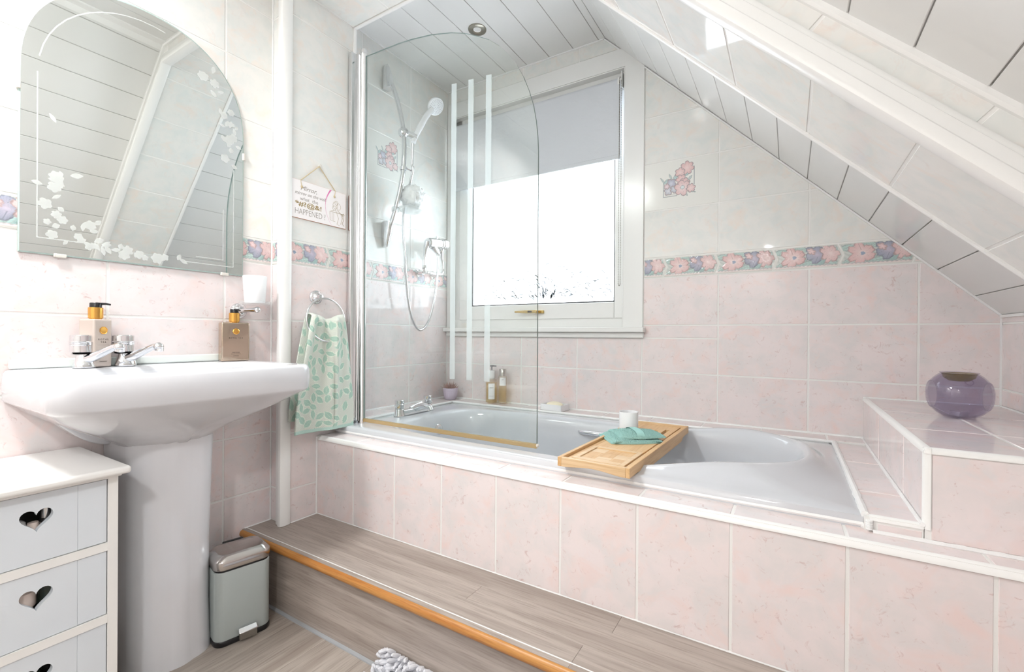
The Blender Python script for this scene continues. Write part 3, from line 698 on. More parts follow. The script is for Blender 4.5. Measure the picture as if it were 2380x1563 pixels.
# picture tiles
def motif(X, Y):
    """X 0..1.2, Y 0..1: framed spray of flowers; returns colours and mask"""
    C = np.zeros(X.shape+(3,)); M_ = np.zeros(X.shape, bool)
    def put(m, col):
        col = np.asarray(col, float); C[m] = col if col.ndim == 1 else col[m]; M_[m] = True
    # frame: corner at lower left and right edge
    put((X > .10) & (X < .125) & (Y > .02) & (Y < .58), (140, 146, 150)); put((X > .10) & (X < .56) & (Y > .02) & (Y < .045), (140, 146, 150))
    put((X > .15) & (X < .16) & (Y > .08) & (Y < .5), (160, 164, 166)); put((X > .15) & (X < .5) & (Y > .08) & (Y < .095), (160, 164, 166))
    put((X > 1.07) & (X < 1.095) & (Y > .32) & (Y < .92), (140, 146, 150)); put((X > 1.02) & (X < 1.03) & (Y > .36) & (Y < .88), (160, 164, 166)); put((X > .95) & (X < 1.09) & (Y > .90) & (Y < .925), (140, 146, 150))
    def leaf(cx, cy, a, L, W, c):
        u = (X-cx)*math.cos(a)+(Y-cy)*math.sin(a); v = -(X-cx)*math.sin(a)+(Y-cy)*math.cos(a); r = np.abs(v)/(W*np.clip(1-(u/L)**2, .001, 1))
        put((np.abs(u) < L) & (r < 1), c); put((np.abs(u) < L) & (r < 1) & (r > .62), (130, 142, 142)); put((np.abs(u) < L*.9) & (np.abs(v) < .008), (140, 152, 150))
    def flower(cx, cy, R, k, ph, c1, c2):
        r = np.hypot(X-cx, Y-cy); t = np.arctan2(Y-cy, X-cx)+ph; sh = R*(.62+.38*np.abs(np.cos(k*t/2))**.6); m = r < sh
        q = np.clip(r/sh, 0, 1); put(m, np.array(c1)*q[..., None]+np.array(c2)*(1-q[..., None])); put(np.abs(r-sh) < .014, (148, 128, 130)); put(m & (np.abs(np.sin(k*t/2)) < .06) & (q > .3), (170, 140, 142)); put(m & (np.abs(np.sin(k*t*2)) < .12) & (q > .5), np.array(c1)*.86)
    G1, T1 = (206, 224, 220), (178, 214, 212)
    leaf(.08, .60, 2.2, .14, .03, G1); leaf(.34, .68, 2.0, .14, .035, G1); leaf(.2, .55, .8, .12, .05, T1); leaf(.50, .66, 1.0, .16, .06, T1); leaf(.86, .74, 1.2, .12, .08, T1)
    leaf(1.02, .10, -.3, .14, .025, G1); leaf(.84, .06, -1.2, .10, .03, G1); leaf(.62, .12, .3, .12, .05, G1); leaf(.95, .55, .9, .12, .04, G1)
    flower(.36, .46, .16, 5, .4, (150, 154, 178), (206, 208, 220)); flower(.27, .22, .14, 5, 1, (178, 182, 196), (220, 220, 226)); flower(.46, .26, .13, 5, .2, (168, 176, 190), (216, 220, 226)); flower(.22, .38, .09, 5, 0, (226, 196, 206), (236, 214, 220))
    flower(.86, .90, .22, 7, .2, (226, 178, 176), (240, 210, 206)); flower(.64, .78, .16, 6, .6, (226, 180, 178), (240, 212, 208)); flower(.68, .54, .17, 6, .1, (226, 176, 176), (240, 208, 206)); flower(.78, .42, .17, 6, .9, (222, 172, 172), (238, 204, 202))
    flower(.72, .26, .26, 6, .3, (226, 184, 184), (242, 222, 220)); put(np.hypot(X-.72, Y-.28) < .06, (218, 226, 226)); put(np.abs(np.hypot(X-.72, Y-.28)-.06) < .008, (150, 150, 152)); flower(.98, .22, .14, 6, .8, (228, 190, 188), (240, 212, 210))
    return C, M_
def picture_tile(parent, u0, v0, w, h, mx, mz, mw, O, U, V, Nn):
    nu, nv = 200, 134; g = .0016; us = np.linspace(g, w-g, nu+1); vs_ = np.linspace(g, h-g, nv+1); UU, VV = np.meshgrid(us, vs_)
    C, M_ = motif((UU-mx)/(mw/1.2), (VV-mz)/(mw/1.2)); base = np.array([236., 236., 231.])
    C = C+(240-C)*.28; C[~M_] = base
    cl = np.concatenate([lin_np(C).reshape(-1, 3), np.ones(((nu+1)*(nv+1), 1))], 1)
    edge = np.minimum(np.minimum(UU, w-UU), np.minimum(VV, h-VV)); ZZ = np.where(edge < .0022, -.0013, 0)
    v = np.stack([UU-w/2, VV-h/2, ZZ], -1).reshape(-1, 3).tolist(); n0 = nu+1; fs = [(j*n0+i, j*n0+i+1, (j+1)*n0+i+1, (j+1)*n0+i) for j in range(nv) for i in range(nu)]
    b = len(v); v += [(-w/2+g, -h/2+g, -.006), (w/2-g, -h/2+g, -.006), (w/2-g, h/2-g, -.006), (-w/2+g, h/2-g, -.006)]
    cc = [0, nu, nv*n0+nu, nv*n0]; fs += [(cc[(k+1) % 4], cc[k], b+k, b+(k+1) % 4) for k in range(4)]
    cl = np.concatenate([cl, np.tile([.8, .8, .78, 1], (4, 1))], 0)
    me = bpy.data.meshes.new('picture_tile'); me.from_pydata(v, [], fs); me.materials.append(PRINT_GLAZE)
    a = me.color_attributes.new('print', 'FLOAT_COLOR', 'POINT'); a.data.foreach_set('color', cl.astype(np.float32).ravel()); me.update()
    o = bpy.data.objects.new('picture_tile', me); COL.objects.link(o); o.parent = parent; o['label'] = 'cream tile printed with a spray of pink and blue flowers'
    Mx = Matrix((Vector(U), Vector(V), Vector(Nn))).transposed().to_4x4(); Mx.translation = Vector(O)+Vector(U)*(u0+w/2)+Vector(V)*(v0+h/2)-ORG[parent]; o.matrix_local = Mx
picture_tile(wall_back, 1.0885, .487, 1.3852-1.0885, .2, .068, .048, .150, (0, 0, 0), (1, 0, 0), (0, 0, 1), (0, -1, 0))
picture_tile(wall_shower, -.592, .687, .301, .2, .076, .048, .150, (0, 0, 0), (0, 1, 0), (0, 0, 1), (1, 0, 0))
#PART2
# ------------------------------------------------------------------ washbasin with pedestal and taps
BY = -1.388                                      # centre line of basin and mirror
basin = thing('washbasin', 'light grey ceramic pedestal washbasin with two chrome taps', 'washbasin', (.20, BY, -.935))
def d_outline(xb_, xf, hw, z, r, bulge=.0, n=7):
    """plan outline, back edge on the wall side, rounded front corners"""
    r = min(r, hw*.95, (xf-xb_)*.95); pts = []
    for i in range(4): pts.append((xb_+(xf-r-xb_)*i/4, BY-hw, z))
    for i in range(n+1):
        a = -math.pi/2+math.pi/2*i/n; pts.append((xf-r+r*math.cos(a), BY-hw+r+r*math.sin(a), z))
    for i in range(1, 8):
        t = i/8; y = -(hw-r)+2*(hw-r)*t; pts.append((xf+bulge*math.sin(math.pi*t), BY+y, z))
    for i in range(n+1):
        a = math.pi/2*i/n; pts.append((xf-r+r*math.cos(a), BY+hw-r+r*math.sin(a), z))
    for i in range(4): pts.append((xf-r-(xf-r-xb_)*(i+1)/4, BY+hw, z))
    return [Vector(p) for p in pts]
lv = [(.17, .28, .10, -.250, .05), (.135, .325, .17, -.235, .06), (.118, .352, .212, -.195, .06), (.112, .364, .228, -.155, .055), (.108, .371, .235, -.1425, .055), (.104, .377, .240, -.1385, .052),
      (.034, .388, .272, -.1365, .042), (.0335, .398, .283, -.139, .045), (.033, .4025, .2875, -.146, .048), (.033, .406, .290, -.175, .050), (.033, .404, .2885, -.207, .052), (.033, .400, .285, -.2135, .054),
      (.034, .392, .276, -.220, .060), (.036, .372, .254, -.240, .080), (.04, .340, .216, -.268, .10), (.045, .300, .170, -.297, .12), (.05, .265, .128, -.321, .11), (.055, .245, .107, -.338, .09)]
mb = MB(); mb.loft([d_outline(a, b, c, z, r, .010) for a, b, c, z, r in lv]); mb.build('bowl', GREYC, basin, ang=60)
# back slab with its swept lower edge
mb = MB(); poly = [(BY-.287, -.142), (BY-.290, -.195)]
for i in range(1, 16):
    t = i/16; poly.append((BY-.290+.19*t**.85, -.195-.150*math.sin(t*math.pi/2)**1.15))
poly += [(2*BY-y, z) for y, z in reversed(poly)]
mb.prism([(.0305, y, z) for y, z in poly], (.052, 0, 0)); mb.build('back_slab', GREYC, basin, bevel=.006, seg=3)
mb = MB(); pl = []
for z, xf, hw in ((-.333, .246, .1015), (-.42, .243, .0995), (-.6, .238, .0965), (-.8, .238, .0955), (-.90, .243, .0965), (-.9345, .248, .098)): pl.append(d_outline(.034, xf, hw, z, .070, .006))
mb.loft(pl); mb.build('pedestal', GREYC, basin, ang=70)
mb = MB(); mb.box(XB+.001, XB+.012, BY-.279, BY+.200, -.1362, -.113); mb.build('upstand_strip', pbr('pale_seal_strip', lin(232, 238, 234), .2), basin, bevel=.004)
def basin_tap(y, label):
    x = .076
    mb = MB(); mb.lathe([(.024, 0), (.0245, .004), (.022, .012), (.0185, .022), (.0165, .032), (.0165, .036), (.001, .036)], (x, y, -.1368), (0, 0, 1), 24)
    pts = [(x+.004, y, -.117), (x+.03, y+.012, -.108), (x+.06, y+.024, -.094), (x+.085, y+.034, -.083), (x+.094, y+.038, -.081)]
    mb.tube(pts, [.013, .0115, .0095, .0085, .008], 14); mb.ball((x+.098, y+.040, -.083), (.0118, .0118, .0118), 16)
    mb.lathe([(.010, 0), (.0105, -.007), (.0085, -.008), (.001, -.006)], (x+.100, y+.041, -.087), (.2, .05, 1), 16)
    t = mb.build('tap', CHROME, basin)
    mb = MB(); mb.lathe([(.001, 0), (.018, 0), (.0245, .003), (.0245, .020), (.0262, .0215), (.0245, .023), (.0262, .0255), (.0245, .027), (.0262, .0295), (.0245, .031), (.0245, .045), (.0225, .0475), (.001, .048)], (x-.004, y-.004, -.100), (0, 0, 1), 36)
    mb.build('tap_head', CHROME, t, ang=30)
    mb = MB(); mb.lathe([(.016, 0), (.022, .002), (.016, .004)], (x-.003, y-.003, -.1035), (0, 0, 1), 16); mb.build('tap_collar', BLACKP, t)
basin_tap(BY-.152, ''); basin_tap(BY-.068, '')
# ------------------------------------------------------------------ pump bottles on the basin
BOT1 = pbr('taupe_bottle', lin(196, 182, 172), .12, coat=.5)
BOT2 = pbr('mirrored_taupe_bottle', lin(196, 178, 160), .08, .92)
INK = pbr('dark_print', lin(96, 86, 80), .5)
def pump_bottle(name, label, x, y, rot, w, d, h, mat, lines, spout):
    t = thing(name, label, 'bottle', (x, y, -.1365)); ca, sa = math.cos(rot), math.sin(rot)
    U = Vector((-sa, ca, 0)); Nn = Vector((ca, sa, 0)); c = Vector((x, y, 0)); z0 = -.1362
    mb = MB(); mb.obox(c+Vector((0, 0, z0+h/2)), (U, Nn, (0, 0, 1)), (w/2, d/2, h/2)); mb.build('body', mat, t, bevel=.004, seg=3)
    mb = MB(); mb.lathe([(.013, 0), (.013, .003), (.0155, .004), (.0155, .031), (.0145, .032), (.001, .032)], c+Vector((0, 0, z0+h-.001)), (0, 0, 1), 24); mb.build('collar', GOLD, t)
    mb = MB(); zt = z0+h+.031; mb.lathe([(.0125, 0), (.0125, .011), (.0115, .0125), (.001, .0125)], c+Vector((0, 0, zt)), (0, 0, 1), 20)
    sp = Vector(spout).normalized(); mb.tube([c+Vector((0, 0, zt+.0095)), c+sp*.020+Vector((0, 0, zt+.0105)), c+sp*.030+Vector((0, 0, zt+.0085))], [.0042, .003, .0024], 8); mb.build('pump', BLACKP, t)
    f = c+Nn*(d/2+.0003)
    mb = MB(); mb.lathe([(.0105, 0), (.0105, .0012), (.0088, .002), (.0084, .0012), (.001, .0014)], f+Vector((0, 0, z0+h*.765)), Nn, 8)
    sl = mb.build('seal', GOLD, t, ang=10)
    for txt, size, zz in lines: text_mesh(txt, size, t, 'print', INK, f+Nn*.0002+Vector((0, 0, z0+h*zz)), U, (0, 0, 1), Nn, 'CENTER', depth=.0001)
    return t
pump_bottle('soap_bottle', 'taupe square pump bottle behind the left basin tap',   .066, BY-.128, .42, .047, .047, .125, BOT1, [('R O Y A L', .0062, .56), ('T E A', .0062, .50), ('_______________', .004, .46), ('ORGANIC', .0045, .10)], (.3, 1, 0))
pump_bottle('lotion_bottle', 'mirror-finish taupe flat pump bottle at the right end of the basin', .066, BY+.222, -.12, .084, .030, .126, BOT2, [('R O Y A L   T E A', .0055, .58), ('HAND LOTION', .0032, .21), ('with white tea and rose', .0030, .17), ('LONDON', .0038, .12)], (1, .1, 0))
# ------------------------------------------------------------------ mirror
mt, n, out = nt('mirror_silver'); gl = N(n, 'ShaderNodeBsdfGlossy'); gl.inputs[0].default_value = (.86, .89, .875, 1); gl.inputs['Roughness'].default_value = .004; n.links.new(gl.outputs[0], out.inputs[0]); MIRR = mt
EDGE = pbr('mirror_edge', lin(176, 196, 190), .1)
ETCH = clear_mat('etched_frost', (1, 1, 1, 1), .3, 1.2, (.42, lin(246, 248, 246)))
mirror = thing('mirror', 'arched frameless wall mirror with etched flowers above the basin', 'mirror', (.034, BY, .149))
HWm, ZM0, ZMA, BMA = .2645, .149, .600, .285
ol = [(BY-HWm, ZM0), (BY+HWm, ZM0)]
for i in range(49):
    a = math.pi*i/48; ca, sa = math.cos(a), math.sin(a); e = 2/2.25
    ol.append((BY+HWm*math.copysign(abs(ca)**e, ca), ZMA+BMA*abs(sa)**e))
mb = MB(); k = len(ol); xa, xf_ = XB+.002, XB+.008
inn = []
for y, z in ol:
    dy, dz = BY-y, .5-z; L = math.hypot(dy, dz); inn.append((y+dy/L*.004, z+dz/L*.004))
vs = [(xa, y, z) for y, z in ol]+[(xf_-.0016, y, z) for y, z in ol]+[(xf_, y, z) for y, z in inn]
mb.add(vs, [tuple(2*k+i for i in range(k))], 0)
mb.add(vs, [(i, (i+1) % k, k+(i+1) % k, k+i) for i in range(k)]+[(k+i, k+(i+1) % k, 2*k+(i+1) % k, 2*k+i) for i in range(k)]+[tuple(reversed(range(k)))], 1)
mb.build('glass', [MIRR, EDGE], mirror, smooth=False, fix=False)
rn = random.Random(11); mb = MB(); xe = xf_+.0004; eZ = [0]
def blossom(y, z, R, k=5, ph=0):
    eZ[0] += 1; x = xe+.000012*(eZ[0] % 40)
    pts = []
    for i in range(24):
        a = 2*math.pi*i/24; r = R*(.66+.34*abs(math.cos(k*a/2+ph))**.7); pts.append((x, y+r*math.cos(a), z+r*math.sin(a)))
    mb.add(pts, [tuple(range(24))])
def eleaf(y, z, a, L, W):
    eZ[0] += 1; x = xe+.000012*(eZ[0] % 40); pts = []
    for i in range(9): t = i/8; pts.append((t*L, W*math.sin(math.pi*t)))
    for i in range(7, 0, -1): t = i/8; pts.append((t*L, -W*math.sin(math.pi*t)))
    mb.add([(x, y+p*math.cos(a)-q_*math.sin(a), z+p*math.sin(a)+q_*math.cos(a)) for p, q_ in pts], [tuple(range(len(pts)))])
for (cy, cz_, n_, sy, sz) in ((BY-.200, .30, 16, .018, .06), (BY-.155, .215, 16, .035, .028), (BY-.095, .185, 8, .03, .012), (BY+.205, .70, 16, .022, .050), (BY+.228, .60, 14, .014, .045), (BY+.175, .775, 10, .03, .018), (BY+.0, .175, 9, .045, .007)):
    for i in range(n_):
        y = cy+rn.gauss(0, sy); z = cz_+rn.gauss(0, sz)
        if abs(y-BY) > HWm-.022 or z < ZM0+.018: continue
        if z > ZMA and ((abs(y-BY)+.02)/HWm)**2.2+((z-ZMA+.02)/BMA)**2.2 > 1: continue
        if rn.random() < .45: blossom(y, z, rn.uniform(.008, .017), rn.choice((5, 6)), rn.random()*3)
        else: eleaf(y, z, rn.random()*6.28, rn.uniform(.014, .028), rn.uniform(.004, .007))
et = mb.build('etched_flowers', ETCH, mirror, smooth=False, fix=False); et['kind'] = 'stuff'
mb = MB()
def eline(p, q_, w=.0013):
    p, q_ = Vector((xe, *p)), Vector((xe, *q_)); t = (q_-p).normalized(); s_ = Vector((0, -t.z, t.y))*w; mb.add([p-s_, q_-s_, q_+s_, p+s_], [(0, 1, 2, 3)])
eline((BY-.232, .190), (BY-.232, .60)); eline((BY-.232, .190), (BY-.12, .190)); eline((BY+.232, .175), (BY+.232, .50)); eline((BY+.232, .175), (BY+.08, .175)); eline((BY+.20, .195), (BY+.20, .36)); eline((BY+.20, .195), (BY+.12, .195))
for i in range(12):
    a0, a1 = math.pi*(.45+.5*i/12), math.pi*(.45+.5*(i+1)/12); eline((BY+.232*math.cos(a0), .60+.25*math.sin(a0)), (BY+.232*math.cos(a1), .60+.25*math.sin(a1)))
eb = mb.build('etched_border', ETCH, mirror, smooth=False, fix=False); eb['kind'] = 'stuff'
CLIPM = pbr('clear_plastic_clip', lin(224, 220, 212), .2)
for y, z, w, h in ((BY-.19, ZM0, .012, .005), (BY+.205, ZM0, .012, .005), (BY-HWm, .555, .004, .012), (BY+HWm, .555, .004, .012)):
    mb = MB(); mb.box(XB+.001, XB+.012, y-w, y+w, z-h, z+h); mb.build('clip', CLIPM, mirror, bevel=.002)
# ------------------------------------------------------------------ tumbler holder and tumbler
HOLD = thing('tumbler_holder', 'chrome wall bracket with clear dish beside the mirror', 'holder', (XB, -1.135, .02))
hy, hz = -1.135, .030
mb = MB(); mb.lathe([(.027, 0), (.027, .004), (.024, .009), (.019, .011), (.017, .017), (.011, .021), (.001, .021)], (XB+.0005, hy, hz), (1, 0, 0), 28); mb.build('wall_rose', CHROME, HOLD)
mb = MB(); mb.tube([(XB+.018, hy, hz), (XB+.05, hy+.010, hz+.002), (XB+.075, hy+.018, hz+.003)], [.008, .0065, .008], 14); mb.ball((XB+.080, hy+.020, hz+.003), .0105, 16); mb.build('arm', CHROME, HOLD)
CLEARP = clear_mat('clear_dish', (.95, .96, .96, 1), .02, 1.45, (.12, (1, 1, 1, 1)))
tx, ty = XB+.062, hy+.022
mb = MB(); mb.lathe([(.001, .0), (.044, .0), (.047, .004), (.049, .012), (.047, .0125), (.043, .006), (.001, .006)], (tx, ty, .049), (0, 0, 1), 32); mb.build('dish', CLEARP, HOLD)
FROST = pbr('frosted_white_glass', lin(246, 246, 247), .45)
mb = MB(); mb.lathe([(.001, 0), (.029, 0), (.031, .003), (.0365, .090), (.0355, .0915), (.0345, .090), (.029, .006), (.001, .006)], (tx, ty, .0552), (0, 0, 1), 32, True, True)
tag(mb.build('tumbler', FROST), 'frosted white tumbler standing in the wall holder by the mirror', 'tumbler')
# ------------------------------------------------------------------ hanging sign
sign = thing('wall_sign', 'small white hanging sign with gold lettering about a mirror', 'sign', (XP+.004, -.897, .37))
SGN = pbr('sign_white', lin(248, 244, 244), .3); SGE = pbr('sign_edge', lin(196, 140, 116), .6); PKS = pbr('sign_pink', lin(222, 130, 180), .4); GLD = pbr('sign_gold', lin(160, 138, 92), .4); GRT = pbr('sign_grey', lin(160, 152, 145), .5)
SY0, SY1, SZ0, SZ1 = -1.0185, -.7755, .3690, .5070; sx_ = XP+.0045
mb = MB(); mb.box(XP+.001, sx_-.0005, SY0, SY1, SZ0, SZ1); mb.build('board', SGE, sign, smooth=False)
mb = MB(); mb.box(sx_-.0005, sx_, SY0+.0012, SY1-.001, SZ0+.0012, SZ1-.0005); mb.build('face', SGN, sign, smooth=False)
SW, SH = SY1-SY0, SZ1-SZ0
def S(s, t): return (sx_+.0002, SY0+SW*s, SZ1-SH*t)
for txt, s, t, size, wid, sh, mt_, off in (('Mirror,', .20, .245, .0235, .27, .35, GRT, .0), ('mirror on the wall,', .11, .375, .0175, .52, .30, GRT, 0), ('what  the', .19, .515, .0185, .30, 0, GRT, 0), ('*#?@&!', .11, .67, .0235, .44, 0, GLD, .0004), ('HAPPENED ?', .11, .885, .030, .51, 0, GRT, -.0003)):
    text_mesh(txt, size, sign, 'lettering', mt_, S(s, t), (0, 1, 0), (0, 0, 1), (1, 0, 0), 'LEFT', sh, depth=.0001, fit=wid*SW, offset=off)
mb = MB(); A = []; B_ = []
for i in range(25):
    t = i/24; s = .615+.42*(t-.45)**2*(1.0 if t < .45 else .95); w = .002+.030*max(0, 1-t*2.2)
    A.append(S(s, t*.985+.008)); B_.append(S(s+w+.006*(t > .4)*(1-t), t*.985+.008))
mb.add(A+B_, [(i, i+1, 26+i, 25+i) for i in range(24)]); mb.build('pink_arc', PKS, sign, smooth=False, fix=False)
mb = MB()
def sline(pts, r=.0005): mb.tube([Vector(S(*p)) for p in pts], r, 5)
def sloop(cx, cy, rx, ry, n=14, r=.0004): sline([(cx+rx*math.cos(2*math.pi*i/n), cy+ry*math.sin(2*math.pi*i/n)) for i in range(n+1)], r)
sloop(.80, .40, .045, .10); sloop(.86, .42, .04, .09); sloop(.82, .33, .03, .06); sloop(.78, .48, .03, .06)
sline([(.70, .60), (.95, .60)], .0006); sline([(.70, .60), (.705, .84), (.80, .86)]); sline([(.74, .62), (.742, .83)], .0003); sline([(.77, .62), (.772, .84)], .0003)
sline([(.84, .52), (.90, .60), (.93, .72), (.90, .90)], .0006); sline([(.80, .52), (.83, .62), (.86, .75), (.83, .92), (.88, .94)]); sline([(.78, .55), (.72, .58)]); sline([(.92, .62), (.95, .58), (.97, .62), (.94, .64), (.91, .60)], .0009); sline([(.94, .64), (.95, .78), (.93, .88), (.97, .93)], .0007)
fig = mb.build('line_drawing', GLD, sign); fig['kind'] = 'stuff'
CORD = pbr('straw_cord', lin(214, 196, 160), .8, bump=(900, .8))
mb = MB(); top = (XP+.006, -.895, .580)
for (s, t) in ((.20, .165), (.80, .165)):
    p = Vector(S(s, 0.0)); mb.tube([Vector((XP+.004, top[1], top[2])), p+Vector((-.001, 0, .0)), Vector(S(s*.94+.03, t))], .0016, 8); mb.ball(Vector(S(s*.94+.03, t)), (.003, .0048, .0055), 10)
mb.build('cord', CORD, sign)
mb = MB(); mb.lathe([(.001, 0), (.003, 0), (.003, .009), (.005, .010), (.005, .012), (.001, .012)], (XP+.0003, -.895, .582), (1, 0, 0), 10); mb.build('hook', CLIPM, sign)
# ------------------------------------------------------------------ towel ring and towel
ring = thing('towel_ring', 'chrome towel ring on the tiled jamb', 'towel ring', (XP, -.905, .09))
mb = MB(); mb.lathe([(.0265, 0), (.0265, .004), (.0235, .009), (.0185, .011), (.0165, .017), (.010, .022), (.009, .034), (.001, .036)], (XP+.0005, -.905, .090), (1, 0, 0), 28); mb.build('wall_rose', CHROME, ring)
mb = MB(); RR = .080; pts = []
for i in range(56):
    a = 2*math.pi*i/56; pts.append((XP+.033+.018*(1-math.cos(a))*.5, -.888+RR*math.sin(a), .086-RR+RR*math.cos(a)))
mb.tube(pts, .0038, 10, closed=True); mb.build('ring', CHROME, ring)
TOWEL = attr_mat('leaf_towel', .95, (420, .9))
nu, nv = 120, 190; rt = random.Random(5)
leaves = []
for s_ in range(7):                                  # stems with leaves in towel coordinates (metres)
    x, y = rt.uniform(.0, .24), -.05-.065*s_; a = rt.uniform(-.5, .5)+(math.pi if x > .12 else 0)
    for k in range(9):
        x += .030*math.cos(a); y += .030*math.sin(a); a += rt.uniform(-.35, .35); leaves.append((x, y, a+(1.0 if k % 2 else -1.0)+rt.uniform(-.2, .2), rt.uniform(.017, .022), rt.uniform(.0085, .011)))
for k in range(260):
    leaves.append((rt.uniform(0, .25), -rt.uniform(.0, .43), rt.random()*6.28, rt.uniform(.016, .021), rt.uniform(.008, .011)))
kept = []
for l_ in leaves:
    if all(math.hypot(l_[0]-m_[0], l_[1]-m_[1]) > .0265 for m_ in kept): kept.append(l_)
leaves = kept
def towel_col(P, Q):
    base = np.array([214., 219, 209]); C = np.zeros(P.shape+(3,)); C[:] = base
    C += 10*np.sin(900*P)[..., None]*np.cos(800*Q)[..., None]*.5
    for (x, y, a, L, W) in leaves:
        u = (P-x)*math.cos(a)+(Q-y)*math.sin(a); v = -(P-x)*math.sin(a)+(Q-y)*math.cos(a); r = np.abs(v)/(W*np.clip(1-(u/L)**2, .001, 1)); m_ = np.abs(u) < L
        C[m_ & (r < 1.35)] = (228, 236, 222); C[m_ & (r < 1.0)] = (172, 202, 188); C[m_ & (np.abs(v) < .0009)] = (190, 216, 198)
    C[Q < -.418] = (186, 214, 204)
    return C
def towel_pos(u, v, back):
    """u across 0..1, v down 0..1"""
    w = .148+.105*min(1, v*1.25)**.8; yc = -.888+.000*v; lean = -.014*v
    y = yc+lean+(u-.5)*w
    fold = .012*math.sin(u*9.5+1.0+1.2*v)*(1-.55*v)+.007*math.sin(u*21+2.5*v)*(1-.7*v)+.014*math.exp(-((u-.62)/.06)**2)*(1-v)**.5*math.copysign(1, u-.62)*.5
    arc = (2*u-1); z = .010-.022*arc*arc*(-1)*(.35 if v < .05 else .35)*(1-v)-.012*math.exp(-((u-.55)/.16)**2)*(1-v)-.405*v-.008*u*v
    x = XP+.052+fold+(.010*(v**.7))
    if back: x = XP+.026+.006*math.sin(u*8)*(1-v)+.004*v; z = z-.0*v
    return (x, y, z)
mb = MB(); V_ = []; P_ = np.zeros((nv*2+1, nu+1)); Q_ = np.zeros((nv*2+1, nu+1))
nb = 60
rows = []
for j in range(nb+1): rows.append((1-j/nb, True))
rows = rows[:-1]
top_rows = 6
for j in range(1, top_rows): rows.append((j/top_rows, None))
for j in range(nv+1): rows.append((j/nv, False))
PP, QQ = [], []
for (v, bk) in rows:
    for i in range(nu+1):
        u = i/nu
        if bk is None:
            a = Vector(towel_pos(u, 0, True)); b = Vector(towel_pos(u, 0, False)); p = a.lerp(b, v)+Vector((0, 0, .010*math.sin(math.pi*v)))
        else: p = Vector(towel_pos(u, v if not bk else v*.90, bool(bk)))
        V_.append(p); PP.append(u*.25); QQ.append(-.43*v if bk is False else (.01 if bk is None else -.3*v))
ncol = nu+1; fs = [(j*ncol+i, j*ncol+i+1, (j+1)*ncol+i+1, (j+1)*ncol+i) for j in range(len(rows)-1) for i in range(nu)]
mb.add(V_, fs); tw = mb.build('hand_towel', TOWEL, fix=False, ang=180)
C = towel_col(np.array(PP), np.array(QQ)); cl_ = np.concatenate([lin_np(C), np.ones((len(PP), 1))], 1)
a_ = tw.data.color_attributes.new('print', 'FLOAT_COLOR', 'POINT'); a_.data.foreach_set('color', cl_.astype(np.float32).ravel())
sd = tw.modifiers.new('thick', 'SOLIDIFY'); sd.thickness = .005; sd.offset = 0
tag(tw, 'pale green leaf patterned hand towel hanging from the chrome ring', 'towel')
# ------------------------------------------------------------------ bath
bath = thing('bathtub', 'light grey built-in bathtub with raised rounded headrest end', 'bathtub', (.94, -.46, -.80))
ox0, ox1, oy0, oy1 = .125, 1.757, -.815, -.098; icx, icy = .96, -.458; NB = 128
def inner(th, s=1.0, dx=0.0, dy=0.0, grow=0.0):
    c, s_ = math.cos(th), math.sin(th)
    a = (1.672-icx) if c > 0 else (icx-.268); b = .292
    e = 2/2.7 if c > 0 else 2/4.6
    return (icx+math.copysign(abs(c)**e, c)*(a+grow)*s+dx, icy+math.copysign(abs(s_)**e, s_)*(b+grow)*s+dy)
def hump(x):
    t = max(0, min(1, (x-1.18)/.34)); return .040*(t*t*(3-2*t))
def outer(th):
    x, y = inner(th); dx, dy = x-icx, y-icy
    k = min(((ox1-icx) if dx > 0 else (icx-ox0))/max(abs(dx), 1e-6), ((oy1-icy) if dy > 0 else (icy-oy0))/max(abs(dy), 1e-6)); return (icx+dx*k, icy+dy*k)
ths = [2*math.pi*i/NB for i in range(NB)]
# keep rectangle corners crisp by snapping the nearest samples
out_pts = [outer(t) for t in ths]
for cxn in ((ox0, oy0), (ox1, oy0), (ox1, oy1), (ox0, oy1)):
    k = min(range(NB), key=lambda i: (out_pts[i][0]-cxn[0])**2+(out_pts[i][1]-cxn[1])**2); out_pts[k] = cxn
loops = [[Vector((x, y, -.430)) for x, y in out_pts], [Vector((x, y, -.404)) for x, y in out_pts]]
loops.append([Vector((x+(inner(t)[0]-x)*.06, y+(inner(t)[1]-y)*.06, -.4005)) for (x, y), t in zip(out_pts, ths)])
for f, hk in ((.35, .10), (.60, .45), (.80, .85), (.92, 1.0)):
    lp = []
    for (x, y), t in zip(out_pts, ths):
        ix, iy = inner(t); X_, Y_ = x+(ix-x)*f, y+(iy-y)*f; lp.append(Vector((X_, Y_, -.4008+hump(ix)*hk)))
    loops.append(lp)
for grow, dz, keep in ((-.002, -.003, 1), (-.010, -.012, 1), (-.018, -.035, 1), (-.030, -.10, .8)):
    loops.append([Vector((*inner(t, 1, 0, 0, grow), -.4008+hump(inner(t)[0])*keep+dz)) for t in ths])
for s_, z, dx in ((.93, -.60, -.02), (.885, -.70, -.05), (.82, -.745, -.06), (.70, -.758, -.06), (.35, -.762, -.05)):
    loops.append([Vector((*inner(t, s_, dx), z)) for t in ths])
mb = MB(); mb.loft(loops, False, True); mb.build('tub', BATHC, bath, ang=60)
mb = MB(); mb.lathe([(.024, 0), (.024, .004), (.020, .007), (.008, .008), (.001, .006)], (.291, -.405, -.470), (1, -.1, .12), 24); ov = mb.build('overflow', CHROME, bath)
mb = MB()
for k in (-1, 1): mb.lathe([(.0028, 0), (.0028, .001), (.001, .001)], (.3000, -.405+k*.007, -.4745), (1, -.1, .12), 8)
mb.build('overflow_slots', DARK, ov)
